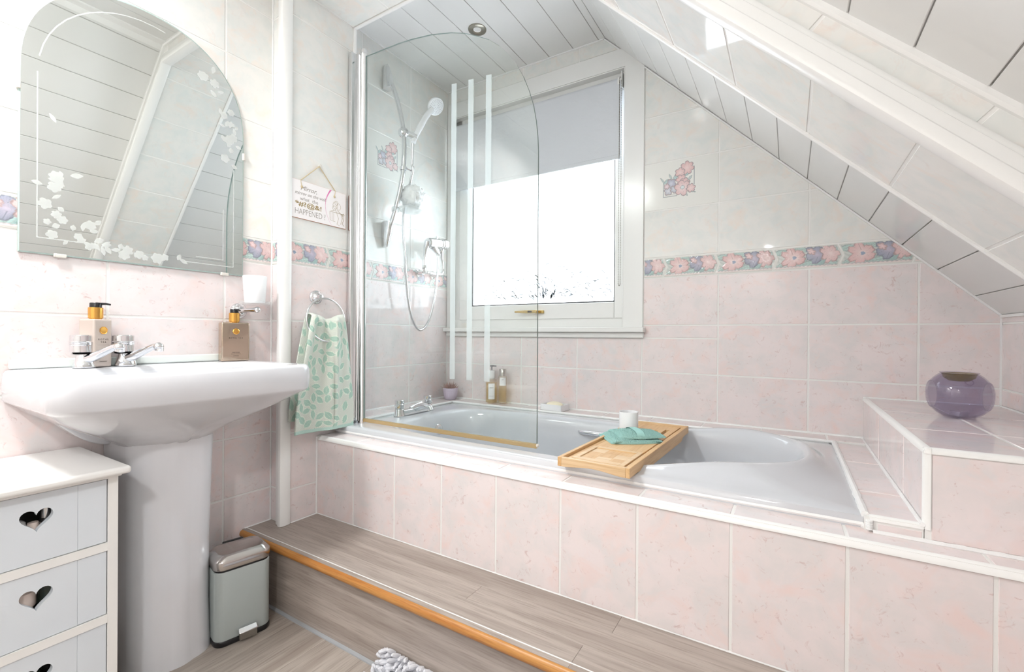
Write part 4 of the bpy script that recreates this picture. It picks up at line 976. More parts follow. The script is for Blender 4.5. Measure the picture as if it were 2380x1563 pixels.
for yy, sg in ((-.192, -1), (-.724, 1)):
    mb = MB(); pts = []
    for i in range(21):
        t = i/20; pts.append((.870+.26*t, yy+sg*(.034*math.sin(math.pi*t)**.35-.010), -.448+.003*math.sin(math.pi*t)))
    mb.tube(pts, [.004+.0052*math.sin(math.pi*min(1, i/4)/2) if i < 4 else (.004+.0052*math.sin(math.pi*min(1, (20-i)/4)/2) if i > 16 else .0092) for i in range(21)], 12)
    mb.build('grab_handle', CHROME, bath)
# deck mixer tap on the bath end
mb = MB(); x, yA, yB, zt = .192, -.545, -.365, -.4005
for y in (yA, yB): mb.lathe([(.024, 0), (.024, .004), (.0215, .012), (.020, .030), (.0185, .034), (.001, .034)], (x, y, zt), (0, 0, 1), 24)
mb.obox((x, (yA+yB)/2, zt+.0135), ((1, 0, 0), (0, 1, 0), (0, 0, 1)), (.017, (yB-yA)/2, .0115))
mb.tube([(x+.002, (yA+yB)/2, zt+.018), (x+.03, (yA+yB)/2, zt+.034), (x+.065, (yA+yB)/2, zt+.040), (x+.098, (yA+yB)/2, zt+.034), (x+.104, (yA+yB)/2, zt+.022)], [.016, .014, .012, .011, .0105], 16)
mb.tube([(x-.004, (yA+yB)/2-.02, zt+.026), (x-.002, (yA+yB)/2+.05, zt+.040)], [.008, .010], 12)
mx = mb.build('mixer_tap', CHROME, bath, bevel=.002)
for y in (yA, yB):
    mb = MB(); mb.lathe([(.001, 0), (.018, 0), (.0205, .002), (.0205, .016), (.0195, .017), (.0205, .0185), (.0195, .020), (.0205, .0215), (.0205, .034), (.0185, .036), (.001, .0365)], (x, y, zt+.035), (0, 0, 1), 20); mb.build('tap_head', CHROME, mx, ang=20)
# ------------------------------------------------------------------ glass bath screen
screen = thing('bath_screen', 'clear hinged glass bath screen with curved top and three frosted stripes', 'bath screen', (.16, -.727, -.392))
YS = -.722
GLASS = clear_mat('screen_glass', (.945, .965, .955, 1), 0, 1.5)
GEDGE = pbr('glass_edge', lin(120, 138, 134), .1)
tp = [(.176, 1.066), (.292, 1.061), (.360, 1.058), (.427, 1.051), (.52, 1.036), (.611, 1.012), (.670, .990), (.723, .962), (.770, .935), (.812, .901), (.850, .860), (.880, .817), (.905, .772), (.926, .722), (.942, .672), (.952, .622), (.958, .572), (.9605, .525)]
ol = [(.176, -.385), (.9625, -.385)]+tp[::-1]
mb = MB(); k = len(ol); fr_ = [(x, YS-.003, z) for x, z in ol]; bk_ = [(x, YS+.003, z) for x, z in ol]
mb.add(fr_, [tuple(range(k))], 0); mb.add(bk_, [tuple(reversed(range(k)))], 0); mb.add(fr_+bk_, [((i+1) % k, i, k+i, k+(i+1) % k) for i in range(k)], 1)
pn = mb.build('pane', [GLASS, GEDGE], screen, smooth=False, fix=False)
FSTR = clear_mat('frosted_stripe', (.97, .985, .985, 1), .3, 1.3, (.52, lin(226, 235, 235)))
for x, ztop in ((.6165, .826), (.6895, .820), (.7625, .814)):
    mb = MB(); mb.add([(x, YS-.0034, -.200), (x+.0225, YS-.0034, -.200), (x+.0225, YS-.0034, ztop), (x, YS-.0034, ztop+.003)], [(0, 1, 2, 3)]); mb.build('frosted_stripe', FSTR, pn, smooth=False, fix=False)
mb = MB(); mb.lathe([(.001, 0), (.0155, 0), (.0155, .012), (.0145, .014), (.0145, 1.476), (.0155, 1.478), (.0155, 1.490), (.012, 1.502), (.005, 1.507), (.001, 1.508)], (.1615, YS, -.404), (0, 0, 1), 20); mb.build('hinge_post', pbr('satin_chrome', (.82, .83, .84, 1), .14, 1.0), screen)
mb = MB(); mb.box(XP+.0055, XP+.024, -.768, -.741, -.395, 1.075); mb.box(XP+.006, XP+.034, -.745, -.726, -.395, 1.075); mb.build('wall_channel', pbr('polished_channel', (.80, .81, .82, 1), .10, 1.0), screen, bevel=.004, seg=3)
SEALY = clear_mat('amber_seal_strip', (.93, .82, .62, 1), .2, 1.4, (.35, lin(226, 196, 146)))
mb = MB(); mb.box(.176, .9625, YS-.006, YS+.006, -.397, -.383); mb.build('bottom_seal', SEALY, screen, bevel=.002)
mb = MB(); mb.ball((.9635, YS, -.388), .006, 12); mb.build('end_cap', CLIPM, screen)
# ------------------------------------------------------------------ shower rail, handset, soap dish, puff, mixer valve
rail = thing('shower_rail', 'chrome bowed shower riser rail on the shower wall', 'shower rail', (.0, -.47, .41))
def bow(t): return .050+.086*math.sin(math.pi*t)**.9
def rp(z): t = (z-.455)/(1.115-.455); return Vector((bow(max(0, min(1, t))), -.470, z))
mb = MB(); mb.tube([rp(.455+.66*i/24) for i in range(25)], .0105, 16); mb.build('riser_tube', CHROME, rail)
for sg, zb in ((1, 1.115), (-1, .455)):
    mb = MB(); lp = []
    for i in range(9):
        t = i/8; ww = .021*math.sqrt(max(.02, 1-t**2.2)); dep = .064-.034*t**1.5; zz = zb-sg*.022+sg*.118*t
        lp.append([Vector((.0005+dep*.5+dep*.5*math.cos(a), -.470+ww*math.sin(a), zz)) for a in [2*math.pi*j/16 for j in range(16)]])
    mb.loft(lp); mb.build('end_bracket', CHROME, rail, ang=70)
p = rp(.868)
mb = MB(); mb.ball(p, (.024, .026, .024), 18); mb.tube([p+Vector((.005, .01, 0)), p+Vector((.028, .052, -.010))], [.015, .016], 14); mb.build('slider', CHROME, rail)
HP = p+Vector((.026, .048, -.006))
mb = MB(); q0 = rp(.705); mb.lathe([(.013, -.007), (.0165, -.007), (.0165, .007), (.013, .007)], q0, (0, 0, 1), 20, False, False); mb.tube([q0+Vector((.012, .010, 0)), q0+Vector((.022, .034, -.004)), q0+Vector((.020, .040, -.010))], .004, 8); mb.build('hose_ring', CHROME, rail)
DISH = clear_mat('clear_soap_tray', (.92, .94, .94, 1), .05, 1.45, (.30, (1, 1, 1, 1)))
d0 = rp(.528)
mb = MB(); lp = [(.001, 0), (.040, .0), (.056, .008), (.060, .018), (.057, .018), (.053, .010), (.040, .004), (.001, .004)]
mb.lathe(lp, d0+Vector((.045, .055, -.008)), (0, 0, 1), 28); mb.lathe([(.012, 0), (.018, 0), (.018, .018), (.012, .018)], d0-Vector((0, 0, .010)), (0, 0, 1), 20, False, False); mb.build('soap_tray', DISH, rail)
HSW = pbr('white_plastic', lin(242, 243, 246), .25)
hs = thing('shower_handset', 'white shower handset with chrome hose on the riser rail', 'shower head', HP)
H1 = HP+Vector((.016, .095, .165))
mb = MB(); mb.tube([HP+Vector((0, -.012, -.03)), HP+Vector((.000, .0, .0)), HP+Vector((.004, .028, .055)), HP+Vector((.008, .058, .110)), H1], [.0115, .0125, .0145, .0135, .012], 16); mb.build('handle', HSW, hs)
hn = Vector((.72, -.10, -.62)).normalized()
mb = MB(); mb.lathe([(.001, -.014), (.020, -.012), (.036, -.004), (.041, .006), (.041, .014), (.036, .016), (.001, .0165)], H1+Vector((.002, .016, .022)), hn, 28); hd = mb.build('head', HSW, hs)
HOLES = pbr('nozzle_grey', lin(120, 124, 136), .5)
mb = MB(); cN = H1+Vector((.002, .016, .022))+hn*.0168; R_ = Vector((0, 0, 1)).rotation_difference(hn).to_matrix()
for rr, k in ((.006, 5), (.013, 10), (.020, 15), (.027, 20), (.033, 24)):
    for i in range(k):
        a = 2*math.pi*i/k+rr*40; mb.lathe([(.0013, 0), (.0013, .0008), (.0005, .0008)], cN+R_ @ Vector((rr*math.cos(a), rr*math.sin(a), 0)), hn, 6)
nz = mb.build('nozzles', HOLES, hd); nz['kind'] = 'stuff'
HOSE = pbr('hose_steel', (.70, .71, .73, 1), .22, 1.0)
vx, vy, vz = .085, -.175, .362
ctl = [HP+Vector((0, -.014, -.035)), q0+Vector((.020, .036, .03)), q0+Vector((.020, .037, -.01)), Vector((.070, -.405, .52)), Vector((.062, -.388, .33)), Vector((.058, -.362, .13)), Vector((.055, -.325, .022)), Vector((.056, -.272, -.024)), Vector((.062, -.215, .030)), Vector((.075, -.186, .16)), Vector((.084, -.176, .29)), Vector((vx, vy, vz-.012))]
def catmull(P, n=14):
    out = []; Q = [P[0]]+P+[P[-1]]
    for k in range(1, len(Q)-2):
        for i in range(n):
            t = i/n; a, b, c, d_ = Q[k-1], Q[k], Q[k+1], Q[k+2]
            out.append(.5*((2*b)+(c-a)*t+(2*a-5*b+4*c-d_)*t*t+(3*b-a-3*c+d_)*t**3))
    return out+[P[-1]]
pts = catmull(ctl, 26)
mb = MB(); mb.tube(pts, [.0066 if i % 2 else .0056 for i in range(len(pts))], 10); mb.build('hose', HOSE, hs, ang=80)
valve = thing('shower_valve', 'chrome exposed shower mixer valve left of the window', 'shower valve', (.0, -.17, .29))
mb = MB(); cz0 = .425
mb.lathe([(.001, 0), (.020, 0), (.0255, .006), (.0265, .05), (.0265, .085), (.022, .092), (.022, .098), (.026, .100), (.026, .104)], (.085, -.255, cz0-.012), (0, 1, .10), 24, True, True)
mb.tube([(.085, -.215, cz0-.022), (.085, -.19, cz0-.042), (.085, -.175, cz0-.052)], [.020, .016, .011], 14); mb.lathe([(.0095, 0), (.0095, -.016), (.0115, -.016), (.0115, -.026), (.001, -.026)], (.085, -.175, cz0-.040), (0, 0, 1), 6)
mb.lathe([(.001, 0), (.006, 0), (.006, .012), (.001, .013)], (.085, -.185, cz0+.020), (0, 0, 1), 12); mb.build('valve_body', CHROME, valve, ang=30)
mb = MB(); mb.lathe([(.001, 0), (.025, 0), (.0285, .004), (.0285, .014), (.027, .016), (.0285, .018), (.0285, .030), (.024, .034), (.001, .035)], (.085, -.150, cz0-.001), (0, 1, .10), 20); mb.build('control_knob', CHROME, valve, ang=25)
for y0_, y1_ in ((-.250, -.252), (-.135, -.110)):
    mb = MB(); mb.tube([(.080, y0_, cz0-.005), (.074, y0_-.004, cz0-.035), (.064, (y0_+y1_)/2, cz0-.065), (.060, y1_, cz0-.10), (.060, y1_, cz0-.128)], [.017, .014, .009, .0075, .0075], 14)
    mb.lathe([(.0105, 0), (.0105, .014), (.001, .014)], (.060, y1_, cz0-.137), (0, 0, 1), 6); mb.build('inlet_elbow', CHROME, valve, ang=30)
mb = MB(); mb.tube([(.060, -.252, cz0-.137), (.058, -.246, cz0-.152), (.052, -.225, cz0-.155)], .009, 12); mb.tube([(.060, -.110, cz0-.137), (.058, -.116, cz0-.152), (.052, -.14, cz0-.155)], .009, 12)
mb.tube([(.050, -.245, cz0-.155), (.050, -.118, cz0-.155)], .0085, 12)
for y in (-.235, -.125): mb.lathe([(.021, 0), (.021, .004), (.012, .008), (.012, .040), (.001, .042)], (.0006, y, cz0-.155), (1, 0, 0), 20)
mb.build('inlet_bar', CHROME, valve)
PUFF = pbr('white_mesh_puff', lin(246, 247, 248), .9)
mb = MB(); c0 = d0+Vector((.048, .060, .066))
def ruffle(p):
    return .78+.30*abs(noise.noise(p*2.6))+.20*abs(noise.noise(p*6.5+Vector((3, 1, 2))))+.06*noise.noise(p*16)
mb.ball(c0, (.062, .060, .058), 64, fn=ruffle); pf = mb.build('mesh_body', PUFF, None, ang=180)
tag(pf, 'white mesh shower puff resting on the clear soap tray', 'shower puff'); pf.name = 'shower_puff'
# ------------------------------------------------------------------ things along the bath
pot = thing('potted_succulent', 'small lilac fluted pot with a spiky brown succulent in the bath corner', 'plant', (.086, -.070, -.392))
LIL = pbr('lilac_ceramic', lin(206, 192, 210), .55); SOIL = pbr('potting_soil', lin(92, 70, 58), .9); SPIK = pbr('dusky_spikes', lin(164, 128, 118), .6, var=(lin(196, 160, 150), 60))
mb = MB(); loops = []
for r, h in ((.001, 0), (.026, 0), (.030, .003), (.0345, .020), (.0375, .042), (.038, .060), (.0365, .0615), (.0345, .060), (.0335, .050)):
    loops.append([Vector((.086, -.070, -.3912))+Vector(((r+(.0006*math.cos(24*a) if r > .028 else 0))*math.cos(a), (r+(.0006*math.cos(24*a) if r > .028 else 0))*math.sin(a), h)) for a in [2*math.pi*i/96 for i in range(96)]])
mb.loft(loops, True, False); mb.build('pot', LIL, pot, ang=60)
mb = MB(); mb.lathe([(.034, 0), (.001, .004)], (.086, -.070, -.3412), (0, 0, 1), 24, False, True); mb.build('soil', SOIL, pot)
rq = random.Random(2)
for i in range(64):
    mb = MB(); a = rq.random()*6.283; el = rq.uniform(.25, 1.5); L = rq.uniform(.026, .042); r0 = rq.uniform(0, .020)
    b = Vector((.086+r0*math.cos(a), -.070+r0*math.sin(a), -.340)); d1 = Vector((math.cos(a)*math.cos(el), math.sin(a)*math.cos(el), math.sin(el)))
    mb.tube([b, b+d1*L*.5+Vector((0, 0, .001)), b+d1*L+Vector((0, 0, .005))], [.0024, .0022, .0003], 5); mb.build('leaf', SPIK, pot)
# oil bottles
OIL = clear_mat('amber_oil', (.93, .86, .66, 1), .02, 1.4, (.18, lin(240, 222, 176))); CLB = clear_mat('clear_bottle', (.95, .92, .87, 1), .02, 1.45, (.10, lin(246, 236, 222)))
PAPER = pbr('white_label', lin(244, 244, 244), .5)
toC = lambda x, y: Vector((1.628-x, -1.961-y, 0)).normalized()
b1 = thing('bath_oil_bottle', 'round bath oil bottle with white pump cap and long white label', 'bottle', (.338, -.052, -.392))
c = Vector((.338, -.052, -.3915))
mb = MB(); mb.lathe([(.001, .003), (.026, .003), (.0295, .006), (.0300, .112), (.027, .119), (.014, .123), (.001, .123)], c, (0, 0, 1), 32); mb.build('glass', CLB, b1)
mb = MB(); mb.lathe([(.001, .006), (.026, .006), (.0275, .008), (.0275, .104), (.001, .104)], c, (0, 0, 1), 28); mb.build('oil', OIL, b1)
mb = MB(); mb.lathe([(.014, .122), (.014, .127), (.0175, .128), (.0175, .166), (.001, .167)], c, (0, 0, 1), 24); mb.build('cap', WHITEG, b1)
nn = toC(c.x, c.y); uu = Vector((0, 0, 1)).cross(nn)
mb = MB(); mb.lathe([(.004, .166), (.004, .184), (.009, .185), (.009, .192), (.001, .193)], c, (0, 0, 1), 14); mb.tube([c+Vector((0, 0, .189)), c+uu*.024+Vector((0, 0, .187))], [.004, .003], 8); mb.build('pump', clear_mat('smoke_pump', (.7, .7, .72, 1), .1, 1.5, (.4, lin(190, 188, 192))), b1)
def wrap_label(parent, c, r, half, z0, z1, nn, name='label'):
    a0 = math.atan2(nn.y, nn.x); mb = MB(); mb.grid(lambda u, v: (c.x+r*math.cos(a0-half+2*half*u), c.y+r*math.sin(a0-half+2*half*u), c.z+z0+(z1-z0)*v), 14, 2); return mb.build(name, PAPER, parent)
wrap_label(b1, c, .0304, .55, .022, .102, nn)
text_mesh('AKKA', .0075, b1, 'print', INK, c+nn*.0308+Vector((0, 0, .078)), uu, (0, 0, 1), nn, 'CENTER', depth=.0001)
text_mesh('bath & body oil', .0034, b1, 'print', INK, c+nn*.0308+Vector((0, 0, .038)), uu, (0, 0, 1), nn, 'CENTER', depth=.0001)
b2 = thing('body_mist_bottle', 'slim clear bottle with silver cap and small white label beside the oil', 'bottle', (.404, -.050, -.392))
c = Vector((.404, -.050, -.3915))
mb = MB(); mb.lathe([(.001, .002), (.017, .002), (.0205, .006), (.0208, .136), (.019, .141), (.001, .142)], c, (0, 0, 1), 28); mb.build('glass', CLB, b2)
mb = MB(); mb.lathe([(.001, .012), (.017, .012), (.0185, .014), (.0185, .092), (.001, .092)], c, (0, 0, 1), 24); mb.build('liquid', OIL, b2)
mb = MB(); mb.lathe([(.0178, .141), (.0178, .174), (.0165, .176), (.001, .176)], c, (0, 0, 1), 24); mb.build('cap', CHROME_D, b2)
nn = toC(c.x, c.y); uu = Vector((0, 0, 1)).cross(nn); wrap_label(b2, c, .0212, .8, .094, .134, nn)
text_mesh('MIST', .0048, b2, 'print', INK, c+nn*.0216+Vector((0, 0, .122)), uu, (0, 0, 1), nn, 'CENTER', depth=.0001)
# soap dish and soap
sa_ = -.10; Us = Vector((math.cos(sa_), math.sin(sa_), 0)); Vs = Vector((-math.sin(sa_), math.cos(sa_), 0)); sc_ = Vector((.700, -.062, -.3915))
mb = MB(); hw_, hd_ = .056, .036
mb.obox(sc_+Vector((0, 0, .003)), (Us, Vs, (0, 0, 1)), (hw_, hd_, .003))
for s_ in (-1, 1):
    mb.obox(sc_+Us*s_*(hw_-.002)+Vector((0, 0, .016)), (Us, Vs, (0, 0, 1)), (.002, hd_, .012)); mb.obox(sc_+Vs*s_*(hd_-.002)+Vector((0, 0, .016)), (Us, Vs, (0, 0, 1)), (hw_, .002, .012))
tag(mb.build('soap_dish', WHITEG, bevel=.0012), 'white rectangular ceramic soap dish on the back ledge', 'soap dish')
mb = MB(); SOAP = pbr('ivory_soap', lin(248, 240, 214), .35)
mb.ball(sc_+Vector((0, 0, .0225)), (.042, .027, .016), 32); tag(mb.build('soap_bar', SOAP), 'oval ivory soap bar in the white dish', 'soap')
# ------------------------------------------------------------------ bamboo caddy across the bath
cc = Vector((1.2050, -.531, 0)); ra = math.radians(-1.9); CU = Vector((math.cos(ra), math.sin(ra), 0)); CV = Vector((-math.sin(ra), math.cos(ra), 0)); UPV = Vector((0, 0, 1))
ct, cbz = -.3735, -.3985
caddy = thing('bath_caddy', 'bamboo bath tray lying across the tub', 'bath caddy', (cc.x, cc.y, cbz))
def cbox(name, u0, u1, v0, v1, z0, z1, mat=BAMBOO, parent=caddy, bevel=.0015):
    mb = MB(); mb.obox(cc+CU*(u0+u1)/2+CV*(v0+v1)/2+UPV*(z0+z1)/2, (CU, CV, UPV), ((u1-u0)/2, (v1-v0)/2, (z1-z0)/2)); return mb.build(name, mat, parent, bevel=bevel)
W2, L2 = .100, .3225
for s_ in (-1, 1):
    poly = []                                        # side rails, cut away underneath between the two feet
    for v, z in ((-L2, cbz), (-L2+.060, cbz), (-L2+.085, cbz-.002), (-L2+.11, cbz-.012), (L2-.11, cbz-.012), (L2-.085, cbz-.002), (L2-.060, cbz), (L2, cbz), (L2, ct), (-L2, ct)): poly.append(cc+CU*(s_*W2-(.011 if s_ > 0 else 0))+CV*v+UPV*z)
    mb = MB(); mb.prism(poly, CU*.011); mb.build('side_rail', BAMBOO, caddy, bevel=.0012)
for s_ in (-1, 1):
    poly = []
    for i in range(21):
        u = -W2+.011+(2*W2-.022)*i/20; t = abs(u)/W2; poly.append((u, cbz+.007*max(0, math.cos(u/W2*math.pi*.62))**1.5 if t < .8 else cbz))
    poly += [(W2-.011, ct), (-W2+.011, ct)]
    mb = MB(); mb.prism([cc+CU*u+CV*(s_*L2-(.011 if s_ > 0 else 0))+UPV*z for u, z in poly], CV*.011); mb.build('end_rail', BAMBOO2, caddy, bevel=.0012)
ZT0, ZT1 = -.3915, -.3815
cbox('tray_strip', -W2+.011, -W2+.024, -L2+.011, L2-.011, ZT0, ZT1); cbox('tray_strip', W2-.024, W2-.011, -L2+.011, L2-.011, ZT0, ZT1)
cbox('tray_board', -W2+.026, W2-.026, -.130, .130, ZT0, ZT1+.0015)
# far board with slots: pieces around the openings
for (u0, u1, v0, v1) in ((-W2+.026, -.022, .130, L2-.011), (-.022, .024, .130, .155), (-.022, .024, .205, L2-.011), (.024, .040, .130, L2-.011), (.040, .054, .130, .150), (.040, .054, .240, L2-.011), (.054, W2-.026, .130, L2-.011)):
    cbox('slotted_piece', u0, u1, v0, v1, ZT0, ZT1+.0015, BAMBOO, bevel=0)
# reading panel at the near end: frame with inset parquet blocks
for (u0, u1, v0, v1) in ((-W2+.026, -W2+.040, -.290, -.130), (W2-.040, W2-.026, -.290, -.130), (-W2+.040, W2-.040, -.290, -.268), (-W2+.040, W2-.040, -.146, -.130)):
    cbox('panel_frame', u0, u1, v0, v1, ZT0, ZT1+.003, BAMBOO2, bevel=.001)
kk = 0
for i in range(3):
    for j in range(3):
        u0 = -W2+.040+(2*W2-.08)*i/3; u1 = u0+(2*W2-.08)/3; v0 = -.268+.122*j/3; kk += 1
        cbox('panel_block', u0, u1, v0, v0+.122/3, ZT0, ZT1, (BAMBOO, BAMBOO2)[(kk*5 + i) % 3 == 0], bevel=.0002)
# cup on the tray
mb = MB(); cpos = (1.150, -.395, ZT1+.0018); mb.lathe([(.001, 0), (.0305, 0), (.0325, .002), (.0328, .068), (.0322, .0695), (.0310, .069), (.0300, .010), (.001, .008)], cpos, (0, 0, 1), 40)
tag(mb.build('candle_cup', WHITEG), 'plain white ceramic cup standing on the bamboo bath tray', 'cup')
# folded face cloth
CLOTH = pbr('teal_terry', lin(178, 216, 208), .95, bump=(520, 1.0, .003), var=(lin(136, 188, 180), 330))
BANDC = pbr('teal_band', lin(160, 206, 198), .9, bump=(900, .3))
fc = thing('face_cloth', 'folded teal terry face cloth on the bamboo bath tray', 'cloth', (1.2, -.50, ZT1+.0018))
def terry(p, amp): return Vector((noise.noise(p*340), noise.noise(p*340+Vector((5, 3, 1))), 1.4*noise.noise(p*340+Vector((9, 9, 2)))))*amp
fd = math.radians(38); F1 = Vector((math.cos(fd), math.sin(fd), 0)); F2 = Vector((-math.sin(fd), math.cos(fd), 0)); fcn = Vector((1.197, -.505, ZT1+.002))
def layer(u0, u1, v0, v1, zc, th, puff, name, mat, nu=120, nv=92, seed=0, ctr=0):
    def top(u, v):
        a = 2*u-1; b = 2*v-1; e = max(0, 1-abs(a)**7)**.4*max(0, 1-abs(b)**7)**.4
        wav = .004*math.sin(3*u+seed)+.003*math.sin(5*v+seed*2)
        return e, wav
    mb = MB()
    def f_top(u, v):
        e, wv = top(u, v); P0 = fcn+F1*(u0+(u1-u0)*u)+F2*(v0+(v1-v0)*v+ctr*(u-.5)**2); return P0+UPV*(zc+th*e+puff*e*math.sin(math.pi*min(1, u*1.1))**.8*math.sin(math.pi*v)**.6+wv*e*.6)+terry(P0+Vector((0, 0, seed)), .0022*e)
    def f_bot(u, v):
        e, wv = top(u, v); return fcn+F1*(u0+(u1-u0)*u)+F2*(v0+(v1-v0)*v+ctr*(u-.5)**2)+UPV*zc
    mb.grid(f_top, nu, nv); mb.grid(lambda u, v: f_bot(1-u, v), nu, nv); return mb.build(name, mat, fc, ang=180)
layer(-.092, .078, -.072, .060, .000, .006, .001, 'lower_fold', CLOTH, seed=1, ctr=.05)
layer(-.085, .072, -.060, .066, .0055, .008, .004, 'middle_fold', CLOTH, seed=2, ctr=-.04)
layer(-.060, .092, -.058, .064, .013, .009, .010, 'upper_fold', CLOTH, seed=3, ctr=.04)
mb = MB(); mb.grid(lambda u, v: fcn+F1*(-.004+.024*u)+F2*(-.057+.118*v+.04*(.37+.15*u-.5)**2)+UPV*(.0235+.0105*math.sin(math.pi*v)**.6*math.sin(math.pi*(.38+.16*u))**.8-.012*(2*v-1)**8), 6, 26); mb.build('woven_band', BANDC, fc)
# ------------------------------------------------------------------ purple glass burner on the shelf
PUR = clear_mat('purple_glass', (.82, .80, .865, 1), 0, 1.5, (.05, lin(120, 108, 134)))
gl_ = thing('glass_burner', 'purple tinted glass cube burner with round windows on the tiled shelf', 'oil burner', (2.008, -.335, BXT))
gc = Vector((2.008, -.335, BXT+.0600))
vd = Vector((1.628-gc.x, -1.961-gc.y, 0)).normalized(); FN = [Matrix.Rotation(math.radians(a), 3, 'Z') @ vd for a in (70, -70, 180)]; GR, GD = .0665, .0560
n_, h_ = 96, 64; vs = []; fs = []
for j in range(h_+1):
    for i in range(n_):
        al = math.pi*j/h_; b = 2*math.pi*i/n_; dv = Vector((math.sin(al)*math.cos(b), math.sin(al)*math.sin(b), math.cos(al))); r = GR
        for fn_, dd in [(f, GD) for f in FN]+[(Vector((0, 0, -1)), .0600)]:
            k = dv.dot(fn_)
            if k > 1e-4: r = min(r, dd/k)
        vs.append(gc+dv*r)
for j in range(h_):
    for i in range(n_):
        q4 = (j*n_+i, (j+1)*n_+i, (j+1)*n_+(i+1) % n_, j*n_+(i+1) % n_)
        if max(vs[k].z for k in q4) > gc.z+.0585: continue
        fs.append(q4)
mb = MB(); mb.add(vs, fs); bo = mb.build('glass_body', PUR, gl_, ang=25)
sl = bo.modifiers.new('wall', 'SOLIDIFY'); sl.thickness = .0028; sl.offset = -1
mb = MB(); mb.lathe([(.0345, .0560), (.0385, .0563), (.0390, .0585), (.0350, .0590)], gc, (0, 0, 1), 36, False, False); mb.build('rim', PUR, gl_)
OLV = clear_mat('oil_dish_glass', (.78, .72, .48, 1), .05, 1.5, (.35, lin(190, 176, 120)))
mb = MB(); mb.lathe([(.035, .056), (.031, .044), (.020, .036), (.001, .034), (.001, .037), (.019, .0395), (.029, .047), (.033, .0565)], gc, (0, 0, 1), 32, False, False); mb.build('oil_dish', OLV, gl_)
FR = math.sqrt(GR*GR-GD*GD)
for dv in FN[:2]:
    mb = MB(); mb.lathe([(FR-.003, .0), (FR, .0004), (FR, .0016), (FR-.003, .0016)], gc+dv*(GD-.0002), dv, 40, False, False); mb.build('window_ring', PUR, gl_)
dv = (Matrix.Rotation(math.radians(18), 3, 'Z') @ vd+Vector((0, 0, .62))).normalized(); mb = MB(); mb.lathe([(.0065, .0), (.0085, .0008), (.0085, .002), (.0065, .002)], gc+dv*.0685, dv, 24, False, False); mb.build('vent_ring', PUR, gl_)
mb = MB(); mb.lathe([(.001, 0), (.018, 0), (.0185, .012), (.0175, .012), (.001, .0105)], gc+Vector((0, 0, -.0555)), (0, 0, 1), 24); mb.build('tealight_cup', CHROME, gl_)
# ------------------------------------------------------------------ alcove downlight
dl = thing('downlight', 'round brushed metal downlight in the plank ceiling over the bath', 'downlight', (.448, -.346, 1.298))
mb = MB(); mb.lathe([(.017, -.001), (.022, -.006), (.034, -.0055), (.0395, -.003), (.040, .0)], (.448, -.346, 1.2975), (0, 0, 1), 40, False, False); mb.build('trim_ring', pbr('aged_nickel', (.34, .32, .27, 1), .3, 1.0), dl)
mb = MB(); mb.lathe([(.001, .006), (.017, .004), (.018, -.001)], (.448, -.346, 1.2970), (0, 0, 1), 28, True, False); mb.build('bulb', pbr('frosted_bulb', lin(240, 240, 245), .3, emis=((1, .98, .96, 1), .6)), dl)
# ------------------------------------------------------------------ chest of drawers with heart cut-outs
WPT = pbr('white_furniture_paint', lin(244, 243, 240), .35); BLU = pbr('pale_blue_paint', lin(222, 230, 237), .5, var=(lin(228, 233, 238), 6))
chest = thing('drawer_chest', 'narrow white chest with pale blue drawers and heart cut-outs', 'chest of drawers', (.19, -1.682, -.935))
CY, HWc = -1.682, .130; xf = .336; xbk = .036
mb = MB(); mb.box(xbk-.002, xf+.026, CY-HWc-.016, CY+HWc+.016, -.3625, -.346); mb.build('top', WPT, chest, bevel=.006, seg=4)
mb = MB(); mb.box(xbk, xf+.010, CY-HWc-.004, CY+HWc+.004, -.3685, -.3625); mb.build('top_moulding', WPT, chest, bevel=.003, seg=3)
for s_ in (-1, 1):
    mb = MB(); y1 = CY+s_*HWc; y0 = y1-s_*.018; mb.box(xbk, xf, min(y0, y1), max(y0, y1), -.9345, -.3685); mb.build('side_panel', WPT, chest, bevel=.001)
mb = MB(); mb.box(xbk, xbk+.006, CY-HWc+.018, CY+HWc-.018, -.92, -.3685); mb.build('back_panel', WPT, chest, smooth=False)
DZ = [(-.514, -.372), (-.675, -.532), (-.836, -.693)]
for z0, z1 in ((-.372, -.3685), (-.532, -.514), (-.693, -.675), (-.862, -.836)):
    mb = MB(); mb.box(xf-.018, xf, CY-HWc+.018, CY+HWc-.018, z0, z1); mb.build('rail', WPT, chest, smooth=False)
def heart(cy, cz, s):
    pts = []
    for i in range(40):
        t = 2*math.pi*i/40; pts.append((cy+s*16*math.sin(t)**3/16, cz+s*(13*math.cos(t)-5*math.cos(2*t)-2*math.cos(3*t)-math.cos(4*t))/16*1.02))
    return pts
for z0, z1 in DZ:
    ya, yb_ = CY-HWc+.0195, CY+HWc-.0195
    mb = MB(); mb.plate([(CY-.0620, z0+.0015), (CY+.0620, z0+.0015), (CY+.0620, z1-.0015), (CY-.0620, z1-.0015)], [heart(CY, (z0+z1)/2+.019, .0245)[::-1]], lambda y, z: (xf-.003, y, z), (-.013, 0, 0))
    dr = mb.build('drawer_front', BLU, chest, ang=30)
    for s_ in (-1, 1):
        y0, y1 = sorted((CY+s_*.0624, CY+s_*(HWc-.0195))); mb = MB(); mb.box(xf-.016, xf-.003, y0, y1, z0+.0015, z1-.0015); mb.build('drawer_board', BLU, dr, bevel=.0006)
    mb = MB(); mb.box(xbk+.02, xf-.016, ya, yb_, z0+.002, z0+.006); mb.box(xbk+.02, xf-.016, ya, ya+.006, z0+.006, z1-.03); mb.box(xbk+.02, xf-.016, yb_-.006, yb_, z0+.006, z1-.03); mb.build('drawer_box', WPT, dr, smooth=False)
